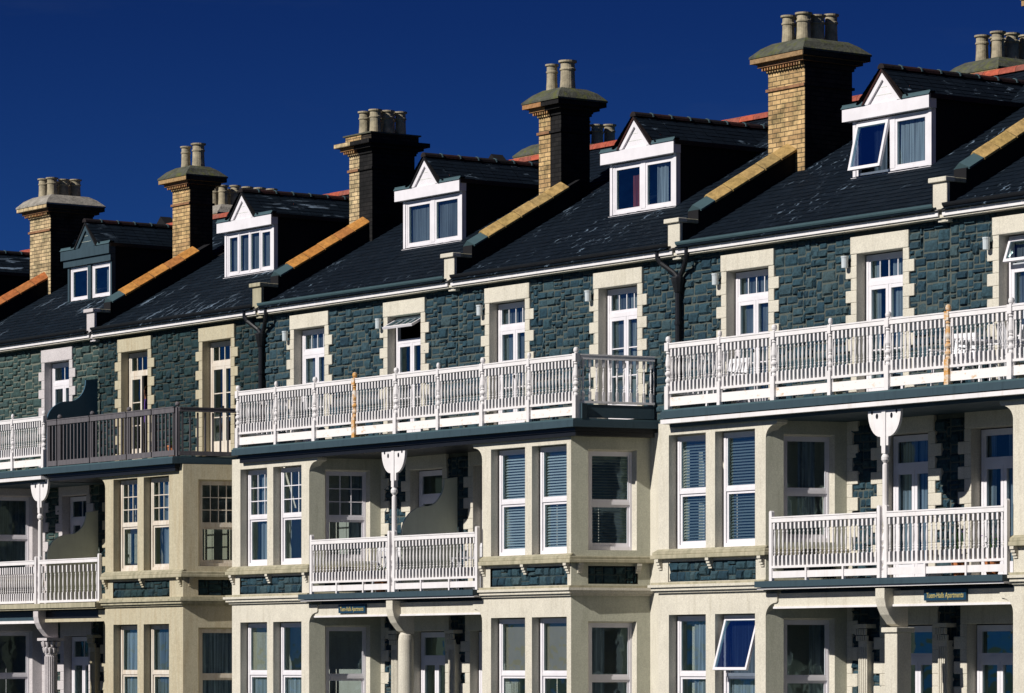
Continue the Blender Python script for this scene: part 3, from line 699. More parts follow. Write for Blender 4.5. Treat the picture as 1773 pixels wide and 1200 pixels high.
def build_parapet(H, k, cfg):
    """party-wall parapet on the left boundary of house k"""
    n = W*k; hw = .15; blk = M['slate_black']; mb = MB()
    zt = lambda y: 10.06+SL*y
    mb.prism([(n-hw,.45,9.5),(n-hw,.45,zt(.45)),(n-hw,3.0,zt(3.0)),(n-hw,3.0,zt(3.0)-.42),(n-hw,RY,zt(RY)-.42),(n-hw,9.6,10.9),(n-hw,9.6,9.5)], (2*hw,0,0), blk)
    P = mb.build('parapet', H)
    kn = MB(); cm = M['cream'] if k != -1 else M['cream_pale']; 
    if k in (0,): cm = M['cream_pale']
    if k == 1: cm = M['sill']
    x = n-.04
    kn.box(x-.17, x+.17, .05, .12, 9.64, 10.08, cm); kn.box(x-.23, x+.20, .0, .20, 10.08, 10.16, cm)
    kn.box(x-.15, x+.15, .07, .14, 9.56, 9.64, cm); kn.box(x-.12, x+.17, .06, .20, 9.50, 9.56, cm); kn.box(x-.10, x+.14, .10, .22, 9.44, 9.50, cm)
    kn.box(x-.165, x+.165, .122, .46, 9.50, 10.078, blk); kn.box(x-.22, x+.19, .202, .50, 10.08, 10.155, M['sill'])  # rear of the kneeler blackened: shade on its sides put into the colour
    kn.build('kneeler', P, bevel=.012)
    s = Fr((n, .62, zt(.62)+.0), (1,0,0), (0,-math.sin(ANG),math.cos(ANG)), (0,math.cos(ANG),math.sin(ANG)))
    tm = MB(); ct = M[cfg['cop']]; t = .20
    while t < 2.30/1:
        ln = random.uniform(.40,.47); j = random.uniform(-.008,.008)
        h = random.uniform(-.006,.006); cs = [(-.20,-.04),(-.20,.0),(-.02,.125),(.02,.125),(.20,.0),(.20,-.04)]
        tm.prism([s.p(u+j, d+h, t) for u, d in cs], tuple(s.Z*(ln-.016)), ct); t += ln
    tm.build('coping_tiles', P, bevel=.006)
    f = MB(); f.prism([s.p(u,d,-.16) for u, d in ((-.19,-.03),(-.19,.0),(0,.10),(.19,.0),(.19,-.03))], tuple(s.Z*.36), M['lead']); f.prism([s.p(u,d,.2) for u, d in ((-.185,-.03),(-.185,.0),(0,.105),(.185,.0),(.185,-.03))], tuple(s.Z*2.1), M['mortar_dark']); f.build('lead_flashing', P)

def chimney(H, x0, x1, y0, y1, big, pots, bm='brick', soot=None, cap='flaunch', zc=13.0, label=None):
    mb = MB(); br = M[bm]; sk = M['brick_tar'] if soot else M['brick_soot_shade']; zb = 9.8
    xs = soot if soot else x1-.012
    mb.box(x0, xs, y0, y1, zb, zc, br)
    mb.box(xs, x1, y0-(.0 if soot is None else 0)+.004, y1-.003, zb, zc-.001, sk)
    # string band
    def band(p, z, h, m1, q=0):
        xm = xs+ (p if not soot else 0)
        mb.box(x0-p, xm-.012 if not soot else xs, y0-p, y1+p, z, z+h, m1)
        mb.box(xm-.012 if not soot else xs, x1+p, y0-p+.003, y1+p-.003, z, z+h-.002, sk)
    rb = M['brick_red']; bz = zc-.34
    band(.035, bz, .05, rb)
    band(.03, zc, .05, br); band(.05, zc+.05, .05, rb)
    C = mb
    d = x0-.05
    while d < (xs if soot else x1)+.02:                      # dentils
        mb.box(d, d+.035, y0-.115, y0-.051, zc+.04, zc+.10, rb); d += .075
    band(.14, zc+.10, .07, rb); band(.235, zc+.17, .09, br if bm != 'brick' else rb)
    o = mb.build('chimney', H)
    if label: o['label'] = label
    z = zc+.262
    f = MB(); fm = M[cap] if cap else M['slate_black']
    if cap:
        p = .25; t = -.05; h = .27
        A = [(x0-p,y0-p,z),(x1+p,y0-p,z),(x1+p,y1+p,z),(x0-p,y1+p,z)]; A2 = [(q[0],q[1],z+.035) for q in A]
        nx = 5; vs = A + A2; 
        T = [(x0-t,y0-t,z+h),(x1+t,y0-t,z+h),(x1+t,y1+t,z+h),(x0-t,y1+t,z+h)]
        mid = [((a[0]+b[0])/2+random.uniform(-.02,.02),(a[1]+b[1])/2+random.uniform(-.02,.02),z+.035+(h-.035)*.62) for a, b in zip(A2, T)]
        vs = A+A2+mid+T
        fs = [(0,3,2,1),(12,13,14,15)] + [(4*l+i,4*l+(i+1) % 4,4*l+4+(i+1) % 4,4*l+4+i) for l in range(3) for i in range(4)]
        f.add(vs, fs, fm); zp = z+h-.03
    else:
        f.box(x0-.06, x1+.06, y0-.06, y1+.06, z, z+.14, M['brick_soot_shade']); f.box(x0-.03, x1-.3, y0-.075, y0-.06, z, z+.13, M['brick']); f.box(x0-.1, x1+.1, y0-.1, y1+.1, z+.14, z+.17, M['flaunch']); zp = z+.15
    f.build('flaunching', o)
    for i, (px, py, r, h, *mm) in enumerate(pots):
        p = MB(); m = M[mm[0]] if mm else M['pot']
        prof = [(r*1.05,-.12),(r*1.02,0),(r*.93,h*.35),(r*.9,h*.66),(r*1.02,h*.68),(r*1.03,h*.73),(r*.91,h*.76),(r*.9,h*.92),(r*1.16,h*.94),(r*1.18,h),(r*.95,h+.005),(r*.78,h-.02),(r*.74,h-.12)]
        p.lathe((px, py, zp), prof, m, 20); p.build('chimney_pot', o, smooth=False)
    return o

HS = {k: build_house(k) for k in range(-2, 5)}
def grid_pots(x0, x1, y0, y1, nx, ny, h=.50, r=.125):
    out = []
    for i in range(nx):
        for j in range(ny):
            out.append((x0+(x1-x0)*(i+.5)/nx + random.uniform(-.01,.01), y0+(y1-y0)*(j+.5)/ny, r*random.uniform(.93,1.04), h*random.uniform(.93,1.05)))
    return out
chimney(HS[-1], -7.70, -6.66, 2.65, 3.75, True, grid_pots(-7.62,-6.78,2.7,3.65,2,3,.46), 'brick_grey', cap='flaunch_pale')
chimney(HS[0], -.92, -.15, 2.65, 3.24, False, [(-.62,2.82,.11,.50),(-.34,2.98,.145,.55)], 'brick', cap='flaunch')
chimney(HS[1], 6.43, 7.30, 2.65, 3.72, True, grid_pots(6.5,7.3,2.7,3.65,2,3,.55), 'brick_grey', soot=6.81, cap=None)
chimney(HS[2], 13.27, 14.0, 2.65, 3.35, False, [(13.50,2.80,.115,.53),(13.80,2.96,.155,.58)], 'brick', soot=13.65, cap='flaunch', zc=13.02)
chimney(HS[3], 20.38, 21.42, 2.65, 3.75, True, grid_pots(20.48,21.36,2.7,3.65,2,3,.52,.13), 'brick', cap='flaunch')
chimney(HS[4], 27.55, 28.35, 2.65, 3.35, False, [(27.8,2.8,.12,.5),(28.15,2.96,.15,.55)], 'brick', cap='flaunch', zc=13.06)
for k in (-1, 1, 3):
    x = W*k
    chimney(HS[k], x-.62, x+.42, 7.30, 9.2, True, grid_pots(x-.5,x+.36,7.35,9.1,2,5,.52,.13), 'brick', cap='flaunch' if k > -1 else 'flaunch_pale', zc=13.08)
# peaked end tiles on the main ridge beside two party walls
for k in (-1, 1):
    mb = MB(); x = W*k+.3; mb.prism([(x-.35,RY-.1,12.9),(x+.35,RY-.1,12.9),(x,RY-.1,13.2)], (0,.3,0), M['slate_black']); mb.build('ridge_peak', HS[k])
# black downpipes where the bays of two houses meet
for k in (1, 3):
    x = W*k-.05; mb = MB(); y = WY-.09
    mb.tube([(x,y,8.9),(x,y,8.0),(x,y,6.7)], .055, M['black'], 10)
    for s in (-1, 1): mb.tube([(x+s*.42,.02,9.64),(x+s*.42,.02,9.5),(x+s*.36,.05,9.4),(x+s*.12,y,9.22),(x,y,9.12)], .045, M['black'], 8)
    mb.lathe((x,y,8.86), [(.06,0),(.075,.02),(.12,.2),(.13,.26),(.12,.28)], M['black'], 10)
    for z in (8.3, 7.5): mb.lathe((x,y,z), [(.07,0),(.07,.06)], M['black'], 10)
    mb.build('downpipe', HS[k])

# ------------------------------------------------------------------ balconies
def turned(mb, c, prof, m, n=8): mb.lathe(c, prof, m, n)
def baluster_mesh(m, h=.75, s=.021, top=.15, bot=.17, name='baluster'):
    mb = MB(); mb.box(-s, s, -s, s, 0, bot, m); mb.box(-s, s, -s, s, h-top, h, m)
    a, b = bot, h-top; L = b-a
    mb.lathe((0,0,0), [(s*.7,a-.01),(s*.55,a+.02),(s*.95,a+.045),(s*.5,a+.065),(s*.8,a+.085),(s*.5,a+.10),(s*.85,a+.16),(s*.95,a+.24),(s*.8,a+L*.7),(s*.55,b-.06),(s*.85,b-.045),(s*.5,b-.02),(s*.7,b+.01)], m, 8)
    me = mb.build(name, None, (0,0,0)); d = me.data; bpy.data.objects.remove(me); return d
def plain_mesh(m, h, s=.016):
    mb = MB(); mb.box(-s, s, -s*.8, s*.8, 0, h, m); me = mb.build('baluster'); d = me.data; bpy.data.objects.remove(me); return d
def post_mesh(m, h=1.24, s=.05, thick=1.0):
    mb = MB(); mb.box(-s, s, -s, s, 0, .40, m); mb.box(-s, s, -s, s, 1.00, 1.14, m)
    r = s*thick
    mb.lathe((0,0,0), [(r*.8,.39),(r*.95,.42),(r*.7,.45),(r*1.05,.48),(r*1.05,.51),(r*.65,.54),(r*.6,.56),(r*1.15,.60),(r*1.1,.63),(r*.6,.66),(r*.9,.68),(r*.65,.70),(r*1.0,.75),(r*.95,.82),(r*.7,.92),(r*.55,.94),(r*.95,.965),(r*.7,.99),(r*.8,1.005)], m, 14)
    mb.lathe((0,0,0), [(r*.8,1.135),(r*.55,1.15),(r*.9,1.17),(r*.98,1.20),(r*.8,1.235),(r*.4,1.25)], m, 14)
    me = mb.build('post'); d = me.data; bpy.data.objects.remove(me); return d
ME = {'bal': baluster_mesh(M['white']), 'bal_r': baluster_mesh(M['rusty']), 'post': post_mesh(M['white']), 'post_s': post_mesh(M['white'], s=.038),
      'post_rust': post_mesh(M['rust_full']), 'post_half': post_mesh(M['rusty'], s=.038)}
def panel(Bk, fr, u0, u1, zd, n, m, rails=(.27,.31,1.04,1.11), kick=(.06,.21), bal='bal', km=None, rz=0, hm=None, label=None):
    """one stretch of railing between two posts"""
    hm = hm or m; mb = MB(); z0, z1, z2, z3 = [zd+q for q in rails]
    mb.fbox(fr, u0, u1, -.035, .035, z2, z3, hm); mb.fbox(fr, u0, u1, -.045, .045, z3, z3+.022, hm); mb.fbox(fr, u0, u1, -.03, .03, z0, z1, hm)
    for q in (u0+.002, u1-.014): mb.fbox(fr, q, q+.012, -.012, .010, zd+(kick[1]-.01 if kick else rails[0]+.01), z2+.01, m)
    if kick: mb.fbox(fr, u0+.002, u1-.002, -.015, .012, zd+kick[0], zd+kick[1], km or m)
    p = mb.build('railing_panel', Bk, origin=tuple(fr.p((u0+u1)/2, 0, zd)))
    if label: p['label'] = label
    for i in range(n):
        u = u0+(u1-u0)*(i+.5)/n
        instmesh('baluster', ME[bal], p, fr.p(u, 0, z1-.004), rz + random.uniform(-.05,.05))
    return p
BYF = -1.3
def upper_balcony(xs, zd, label, fascia, rustposts=(), x_end=None, endpanel=True, leftreturn=True):
    x0, x1 = xs[0], xs[-1]
    Bk = empty('balcony', ((x0+x1)/2, BYF, zd), label, 'balcony', 'upper balconies with turned balusters')
    fr = Fr((0, BYF, 0))
    for i, x in enumerate(xs):
        full = i % 2 == 0
        me = 'post_rust' if i in rustposts else ('post' if full else 'post_s')
        q = instmesh('post', ME[me], Bk, (x, BYF-.01, zd))
        if i in rustposts: q['label'] = 'post with orange rust staining'
        m2 = MB(); m2.box(x-.04, x+.10, BYF+.05, BYF+.16, zd-.0, zd+.26, M['sill'] if i % 3 == 0 else M['bluegrey']); m2.build('post_stay', Bk)
    for i, (a, b) in enumerate(zip(xs, xs[1:])):
        panel(Bk, fr, a+.045, b-.045, zd, 13, M['white'], km=M['rusty'])
    if endpanel:      # side return back to the wall, kick board painted blue
        f2 = wallfr(x1, BYF, x1+.30, WY); L = math.hypot(.30, WY-BYF)
        panel(Bk, f2, .06, L-.06, zd, 11, M['white'], kick=(.02,.25), km=M['bluegrey'], rz=math.atan2(f2.U.y, f2.U.x), hm=M['white'])
    if leftreturn:
        f3 = wallfr(x0-.30, WY, x0, BYF); L = math.hypot(.30, WY-BYF)
        panel(Bk, f3, .06, L-.06, zd, 11, M['white'], kick=(.02,.25), km=M['bluegrey'], rz=math.atan2(f3.U.y, f3.U.x))
    deck(Bk, x0-.08, x1+.06, -.30, .32, zd, fascia)
    return Bk
def deck(Bk, x0, x1, sl, sr, zd, fascia, yf=-1.42, left=True):
    dm = MB(); P = lambda p, z: [(x0+sl-p, WY-.02, z), (x0-p*.8, yf-p, z), (x1+p*.8, yf-p, z), (x1+sr+p, WY-.02, z)]
    dm.prism(P(-.02, zd-.03), (0,0,.03), M['lead']); dm.prism(P(0, zd-.15), (0,0,.12), M['bluegrey'])
    if fascia == 'white': dm.prism(P(.0, zd-.24), (0,0,.07), M['white']); dm.prism(P(-.06, zd-.17), (0,0,.022), M['black'])
    else: dm.prism(P(-.10, zd-.22), (0,0,.07), M['black'])
    d = dm.build('deck', Bk)
    sm = MB(); sm.prism(P(-.13, zd-.30), (0,0,.078 if fascia != 'white' else .058), M['bluegrey'] if fascia == 'white' else M['black']); sm.build('soffit_moulding', d)
PA = [8.48,9.92,11.35,12.77,14.20,15.61,17.05,18.50,19.92]
PB = [22.58,23.99,25.43,26.86,28.28,29.70,31.13,32.55,33.98]
BA = upper_balcony(PA, Z_D2, 'long white upper balcony in the middle of the terrace, between two black downpipes', 'blue', (3,))
BB = upper_balcony(PB, Z_D2, 'white upper balcony on the right with chairs behind its balusters and a bright white fascia', 'white', (5,), endpanel=False)
BL = upper_balcony([-5.4,-3.95,-2.5,-1.08,.36], Z_D2-.06, 'white upper balcony at the left edge ending against the grey wooden one', 'white', (), endpanel=False)
# grey wooden balcony
zd = Z_D2-.05; BG = empty('balcony', (3.2, BYF, zd), 'bare grey wooden balcony with plain square bars, in front of the weathered house', 'balcony')
ME['bar'] = plain_mesh(M['greywood'], .80, .017)
fr = Fr((0, BYF, 0)); xs = [.50, .98, 2.42, 4.0, 5.05, 6.0]
for i, x in enumerate(xs):
    mb = MB(); mb.box(x-.04, x+.04, BYF+.0, BYF+.08, zd-.02, zd+1.0, M['greywood'])
    if i in (1, 2, 3, 5): mb.lathe((x, BYF+.04, zd+1.0), [(.02,0),(.02,.03),(.05,.05),(.055,.08),(.03,.12)], M['greywood'], 12)
    mb.build('post', BG)
for a, b in zip(xs, xs[1:]): panel(BG, fr, a+.02, b-.02, zd, max(2, round((b-a)/.165)), M['greywood'], rails=(.02,.13,.90,1.0), kick=None, bal='bar')
f2 = wallfr(6.04, BYF, 6.35, WY)
panel(BG, f2, .04, 1.52, zd, 9, M['greywood'], rails=(.02,.11,.92,.99), kick=None, bal='bar', rz=math.atan2(f2.U.y, f2.U.x))
deck(BG, .42, 6.06, -.0, .32, zd, 'blue')

# lower balconies across the porches
def support(Bk, x, z0, z1, y=-1.24):
    h = z1-z0; mb = MB(); m = M['white']; s = .05
    mb.box(x-s, x+s, y-s, y+s, z0, z0+.12, m)
    mb.lathe((x,y,z0), [(s*.9,.12),(s*1.1,.16),(s*.7,.2),(s*1.25,.28),(s*1.0,.4),(s*.7,.46),(s*1.15,.50),(s*.7,.54),(s*1.2,.6),(s*1.15,.66),(s*.65,.74),(s*.9,.78),(s*.6,.82),(s*.9,.9),(s*1.0,1.0),(s*.95,1.8),(s*.85,h-.93),(s*.6,h-.90),(s*1.3,h-.85),(s*1.35,h-.80),(s*.7,h-.74)], m, 14)
    mb.box(x-s*.9, x+s*.9, y-s*.9, y+s*.9, z0+h-.745, z1, m)
    P = mb.build('support_post', Bk)
    br = MB()      # pierced curved brackets either side
    for sx in (-1, 1):
        pts = [(0,0),(.05,0),(.05,-.05),(.33,-.05),(.33,0),(.36,0),(.36,-.07)]
        cur = [(.36-.01,-.07)] + [(.05+.30*math.cos(a), -.08-.40*math.sin(a)) for a in [math.pi/2*i/8 for i in range(9)]] + [(.05,-.62),(0,-.62)]
        o = [(0,0),(.36,0)] + cur
        P3 = [(x+sx*(.045+u), y-.025, z1+v) for u, v in o]
        br.prism(P3, (0,.05,0), m)
        br.prism([(x+sx*(.045+.13+.03*math.cos(q)), y-.028, z1-.15+.045*math.sin(q)) for q in [2*math.pi*i/10 for i in range(10)]], (0,.056,0), M['black'])
        br.prism([(x+sx*(.045+.25+.025*math.cos(q)), y-.028, z1-.09+.03*math.sin(q)) for q in [2*math.pi*i/10 for i in range(10)]], (0,.056,0), M['black'])
    br.box(x-.42, x+.42, y-.05, y+.05, z1, z1+.03, m)
    br.build('bracket', P)
def lower_balcony(mx, x0, x1, label, n=24, kick=True, zd=Z_D1, col='round', top=Z_D2-.24):
    Bk = empty('balcony', (mx, BYF, zd), label, 'balcony', 'first-floor porch balconies')
    fr = Fr((0, BYF, 0)); pm = MB()
    rails = (.21,.25,.96,1.03) if kick else (.02,.07,.86,.93)
    for x in (x0, mx-.07, mx+.10, x1):
        p = MB(); h = 1.12 if kick else 1.0
        p.box(x-.035, x+.035, BYF-.03, BYF+.03, zd, zd+h, M['white']); p.prism([(x+.035*math.cos(a), BYF-.03, zd+h+.035*math.sin(a)) for a in [math.pi*i/6 for i in range(7)]], (0,.06,0), M['white'])
        p.build('post', Bk)
    for a, b, nn in ((x0+.03, mx-.1, n), (mx+.13, x1-.03, n if kick else 14)):
        panel(Bk, fr, a, b, zd, nn, M['white'], rails=rails, kick=(.05,.16) if kick else None, rz=0)
        if kick:
            for q in (.33, .68): s = MB(); xx = a+(b-a)*q; s.box(xx-.02, xx+.02, BYF-.03, BYF+.03, zd, zd+.21, M['white']); s.build('short_stay', Bk)
    support(Bk, mx, zd, top)
    d = MB(); em = M['bluegrey'] if kick else M['sill']
    d.box(x0-.28, x1+.05, -1.44, WY-.02, zd-.10, zd, em); d.box(x0-.26, x1+.04, -1.40, WY-.04, zd-.135, zd-.105, M['white'] if kick else M['sill'])
    d.build('deck', Bk)
    b = MB(); cm = M['cream'] if kick else M['cream_pale']
    if kick: b.box(x0-.1, x1+.02, -1.17, -1.02, 3.285, 3.50, cm); b.box(x0-.1, x1+.02, -1.19, -1.02, 3.25, 3.285, M['white'])
    else:
        b.box(x0-.1, mx, -1.17, -1.02, 3.30, 3.50, M['bluegrey']); b.box(x0-.1, mx, -1.19, -1.02, 3.24, 3.30, M['white'])
        b.box(mx, x1+.02, -1.165, -1.02, 3.33, 3.50, M['black']); b.box(mx, x1+.02, -1.185, -1.02, 3.26, 3.33, M['cream_old'])
    b.box(x0-.1, x1+.02, -1.02, WY, 3.50, 3.55, M['bluegrey'])
    b.build('beam', Bk)
    # console from beam back to the ground-floor column
    c = MB(); out = [(-1.36,3.54),(-1.36,3.38),(-1.33,3.25),(-1.26,3.12),(-1.12,2.97),(-1.0,2.92),(-.86,2.92),(-.86,3.54)]
    c.prism([(mx-.11,y,z) for y, z in out], (.22,0,0), cm); c.build('console', Bk, bevel=.01)
    g = MB(); cy = -.98
    if col == 'round': g.lathe((mx,cy,.1), [(.2,0),(.2,.25),(.15,.3),(.15,1.4),(.18,1.45),(.185,1.55),(.165,1.6),(.15,1.63),(.145,2.70),(.13,2.79),(.10,2.84)], cm, 24)
    elif col == 'square':
        g.box(mx-.15, mx+.15, cy-.15, cy+.15, .1, 2.84, cm); g.box(mx-.19, mx+.19, cy-.19, cy+.19, 2.84, 2.92, cm)
    else:
        vs = []
        g.lathe((mx,cy,.1), [(.2,0),(.2,.25),(.15,.3),(.14,1.2),(.17,1.25),(.17,1.32),(.13,1.35),(.125,2.45),(.14,2.48),(.13,2.50)], M['cream_pale'], 20)
        for i in range(20): a = 2*math.pi*i/20; g.lathe((mx+.13*math.cos(a),cy+.13*math.sin(a),.1), [(.012,1.38),(.012,2.42)], M['cream_pale'], 5)
        for r in range(2):
            for i in range(10):
                a = 2*math.pi*(i+.5*r)/10; rr = .14+.03*r; z = 2.60+.13*r; q = (mx+rr*math.cos(a), cy+rr*math.sin(a))
                g.lathe((q[0],q[1],z), [(.03,0),(.045,.05),(.055,.10),(.02,.13)], M['cream_pale'], 6)
        g.box(mx-.22, mx+.22, cy-.22, cy+.22, 2.86, 2.92, M['cream_pale'])
    g.build('column', Bk, bevel=.01 if col == 'square' else 0)
    return Bk
LA = lower_balcony(14.03, 11.22, 16.86, 'white porch balcony in front of the curved buff screen, above the round column', 24)
LB = lower_balcony(28.13, 25.35, 31.02, 'white porch balcony on the right with purple flowers, above the square pillar', 25, col='square')
LL = lower_balcony(.06, -2.75, 2.80, 'low white porch balcony at the left, beside the yellowish bay', 26, kick=False, zd=3.66, col='fluted', top=Z_D2-.28)

# privacy screens between neighbours
def screen(x, z0, pts, m, label):
    mb = MB(); mb.prism([(x-.02, y, z) for y, z in pts], (.045,0,0), m)
    o = mb.build('privacy_screen', None, origin=(x, -.5, z0)); tag(o, label, 'screen', 'curved privacy screens'); return o
def curve(z0, zt, y0=-1.10, y1=.16):
    h = zt-z0; P = [(y0,z0),(y0,z0+h*.50)]
    n = 8
    for i in range(1, n+1): a = math.pi/2*i/n; P.append((y0+.55*(1-math.cos(a))*1.0, z0+h*.50+h*.24*math.sin(a)))
    for i in range(1, n+1): a = math.pi/2*i/n; P.append((y0+.55+.42*math.sin(a), z0+h*.74+h*.24*(1-math.cos(a))))
    P += [(y1,zt),(y1,z0)]; return P
screen(14.06, Z_D1, curve(Z_D1+.01, 5.90), M['screen_tan'], 'buff screen with a curved top on the middle porch balcony')
screen(.07, Z_D2-.05, curve(Z_D2-.05, 8.62), M['screen'], 'blue curved screen standing on the upper left balcony beside the grey railing')
screen(.09, 3.67, curve(3.67, 5.72), M['screen_tan'], 'dull buff curved screen on the low left porch balcony')

# name boards
def sign(x0, x1, z0, z1, label):
    S = empty('name_board', ((x0+x1)/2, -1.22, z0), label, 'sign'); mb = MB()
    mb.box(x0, x1, -1.215, -1.172, z0, z1, M['sign']); mb.build('board', S)
    cu = bpy.data.curves.new('lettering', 'FONT'); cu.body = 'Tuem-Halls Apartments'; cu.size = .115; cu.extrude = .002; cu.align_x = 'CENTER'; cu.align_y = 'CENTER'; cu.shear = .15; cu.offset = .0015
    t = bpy.data.objects.new('lettering', cu); COL.objects.link(t); bpy.context.view_layer.update()
    me = bpy.data.meshes.new_from_object(t.evaluated_get(bpy.context.evaluated_depsgraph_get())); bpy.data.objects.remove(t)
    w = max(v.co.x for v in me.vertices)-min(v.co.x for v in me.vertices); s = (x1-x0)*.88/w
    me.materials.clear(); me.materials.append(M['gold'])
    o = bpy.data.objects.new('lettering', me); COL.objects.link(o); o.parent = S
    o.rotation_euler = (math.pi/2,0,0); o.scale = (s,1.35*s,1); o.location = (0, .0015, (z1-z0)/2-.01)
sign(12.04, 12.98, 3.325, 3.49, 'dark blue board with gold lettering Tuem-Halls Apartments, left of the round column')
sign(29.02, 30.0, 3.33, 3.505, 'dark blue board with gold lettering Tuem-Halls Apartments, right of the square pillar')

# ------------------------------------------------------------------ things on the balconies
def chair(x, y, z, rz, label):
    Ch = empty('garden_chair', (x,y,z), label, 'chair', 'white plastic garden chairs'); m = M['plastic']
    c, s = math.cos(rz), math.sin(rz); fr = Fr((x,y,z), (c,s,0), (s,-c,0))
    q = MB(); q.fbox(fr, -.24, .24, -.22, .24, .40, .43, m); q.fbox(fr, -.25, .25, .20, .25, .36, .40, m); q.build('seat', Ch, bevel=.01)
    q = MB(); ft = Fr(fr.p(0,-.22,.43), fr.U, fr.N, fr.Z*.97-fr.N*.24)
    for i in range(6): q.fbox(ft, -.205+i*.072, -.155+i*.072, -.012, .012, .02, .42, m)
    q.fbox(ft, -.24, .24, -.02, .02, .42, .50, m); q.fbox(ft, -.25, -.21, -.018, .018, 0, .42, m); q.fbox(ft, .21, .25, -.018, .018, 0, .42, m); q.build('backrest', Ch)
    for a in (-1, 1):
        for d in (-.2, .22):
            q = MB(); q.prism([fr.p(a*.19,d-.02,.40), fr.p(a*.24,d-.02,.40), fr.p(a*.27,d-.02,0), fr.p(a*.24,d-.02,0)], tuple(fr.N*.04), m); q.build('leg', Ch)
        q = MB(); q.fbox(fr, a*.27-.025, a*.27+.025, -.26, .24, .62, .645, m); q.fbox(fr, a*.27-.02, a*.27+.02, .18, .22, .40, .62, m); q.build('armrest', Ch)
def table(x, y, z, label):
    T = empty('garden_table', (x,y,z), label, 'table'); m = M['plastic']
    q = MB(); q.lathe((x,y,z), [(.36,.68),(.38,.69),(.38,.715),(.36,.72)], m, 28); q.build('tabletop', T)
    for i in range(4):
        a = math.pi/4+math.pi/2*i; q = MB(); q.tube([(x+.18*math.cos(a),y+.18*math.sin(a),z+.68),(x+.32*math.cos(a),y+.32*math.sin(a),z)], .022, m); q.build('leg', T)
chair(28.95, -.55, Z_D2, .3, 'white plastic chair just left of the rust-stained post on the right upper balcony')
chair(30.15, -.45, Z_D2, -1.2, 'white plastic chair right of the rust-stained post on the upper balcony')
chair(30.75, -.75, Z_D2, 2.6, 'white plastic chair farthest right on the upper balcony, facing the wall')
table(29.65, -.6, Z_D2, 'round white plastic table between the chairs of the right upper balcony')
chair(22.95, -.35, Z_D2, .1, 'white plastic chair at the left end of the right upper balcony')
table(12.9, -.35, Z_D1, 'round white plastic table on the middle porch balcony, left of the support post')
chair(12.2, -.2, Z_D1, .8, 'white plastic chair on the middle porch balcony near the bay')
chair(15.2, -.4, Z_D1, -.4, 'white plastic chair on the middle porch balcony, right of the screen')
def potted(x, y, z, h, label, flowers=False, r=.13):
    T = empty('potted_plant', (x,y,z), label, 'plant')
    q = MB(); q.lathe((x,y,z), [(r*.65,0),(r*.95,.22),(r*1.08,.23),(r*1.08,.27),(r*.9,.275)], M['terracotta'], 18); q.build('pot', T)
    lf = MB(); fl = MB()
    for i in range(170):
        a = random.uniform(0,6.28); rr = random.uniform(0,.2)*(1 if i % 3 else .5); zz = z+.27+random.uniform(0,h)*(1-rr*1.6); cx, cy = x+rr*math.cos(a), y+rr*math.sin(a)
        s = random.uniform(.018,.035); v = Vector((random.uniform(-1,1),random.uniform(-1,1),random.uniform(-.3,1))).normalized(); u = v.cross(Vector((.3,.2,.9))).normalized()
        P = Vector((cx,cy,zz)); tgt = fl if flowers and zz > z+.27+h*.55 and random.random() < .6 else lf
        tgt.add([P-u*s*.5, P+v*s, P+u*s*.5, P-v*s], [(0,1,2,3)], M['petal'] if tgt is fl else M['leaf'])
    for i in range(9): a = i*.7; lf.tube([(x,y,z+.22),(x+.08*math.cos(a),y+.08*math.sin(a),z+.27+h*.7)], .004, M['leaf'], 4)
    lf.build('foliage', T)
    if fl.v: fl.build('flowers', T)
potted(29.55, -.95, Z_D1, .75, 'tall potted plant with purple flowers behind the right porch balusters', True)
potted(30.25, -.9, Z_D1, .55, 'smaller purple-flowered pot near the right end of the porch balcony', True)
potted(13.35, -1.1, Z_D1, .25, 'small plant in an orange pot at the foot of the middle porch railing')
potted(5.2, -.9, Z_D2-.05, .22, 'small green potted plant on the grey wooden balcony')

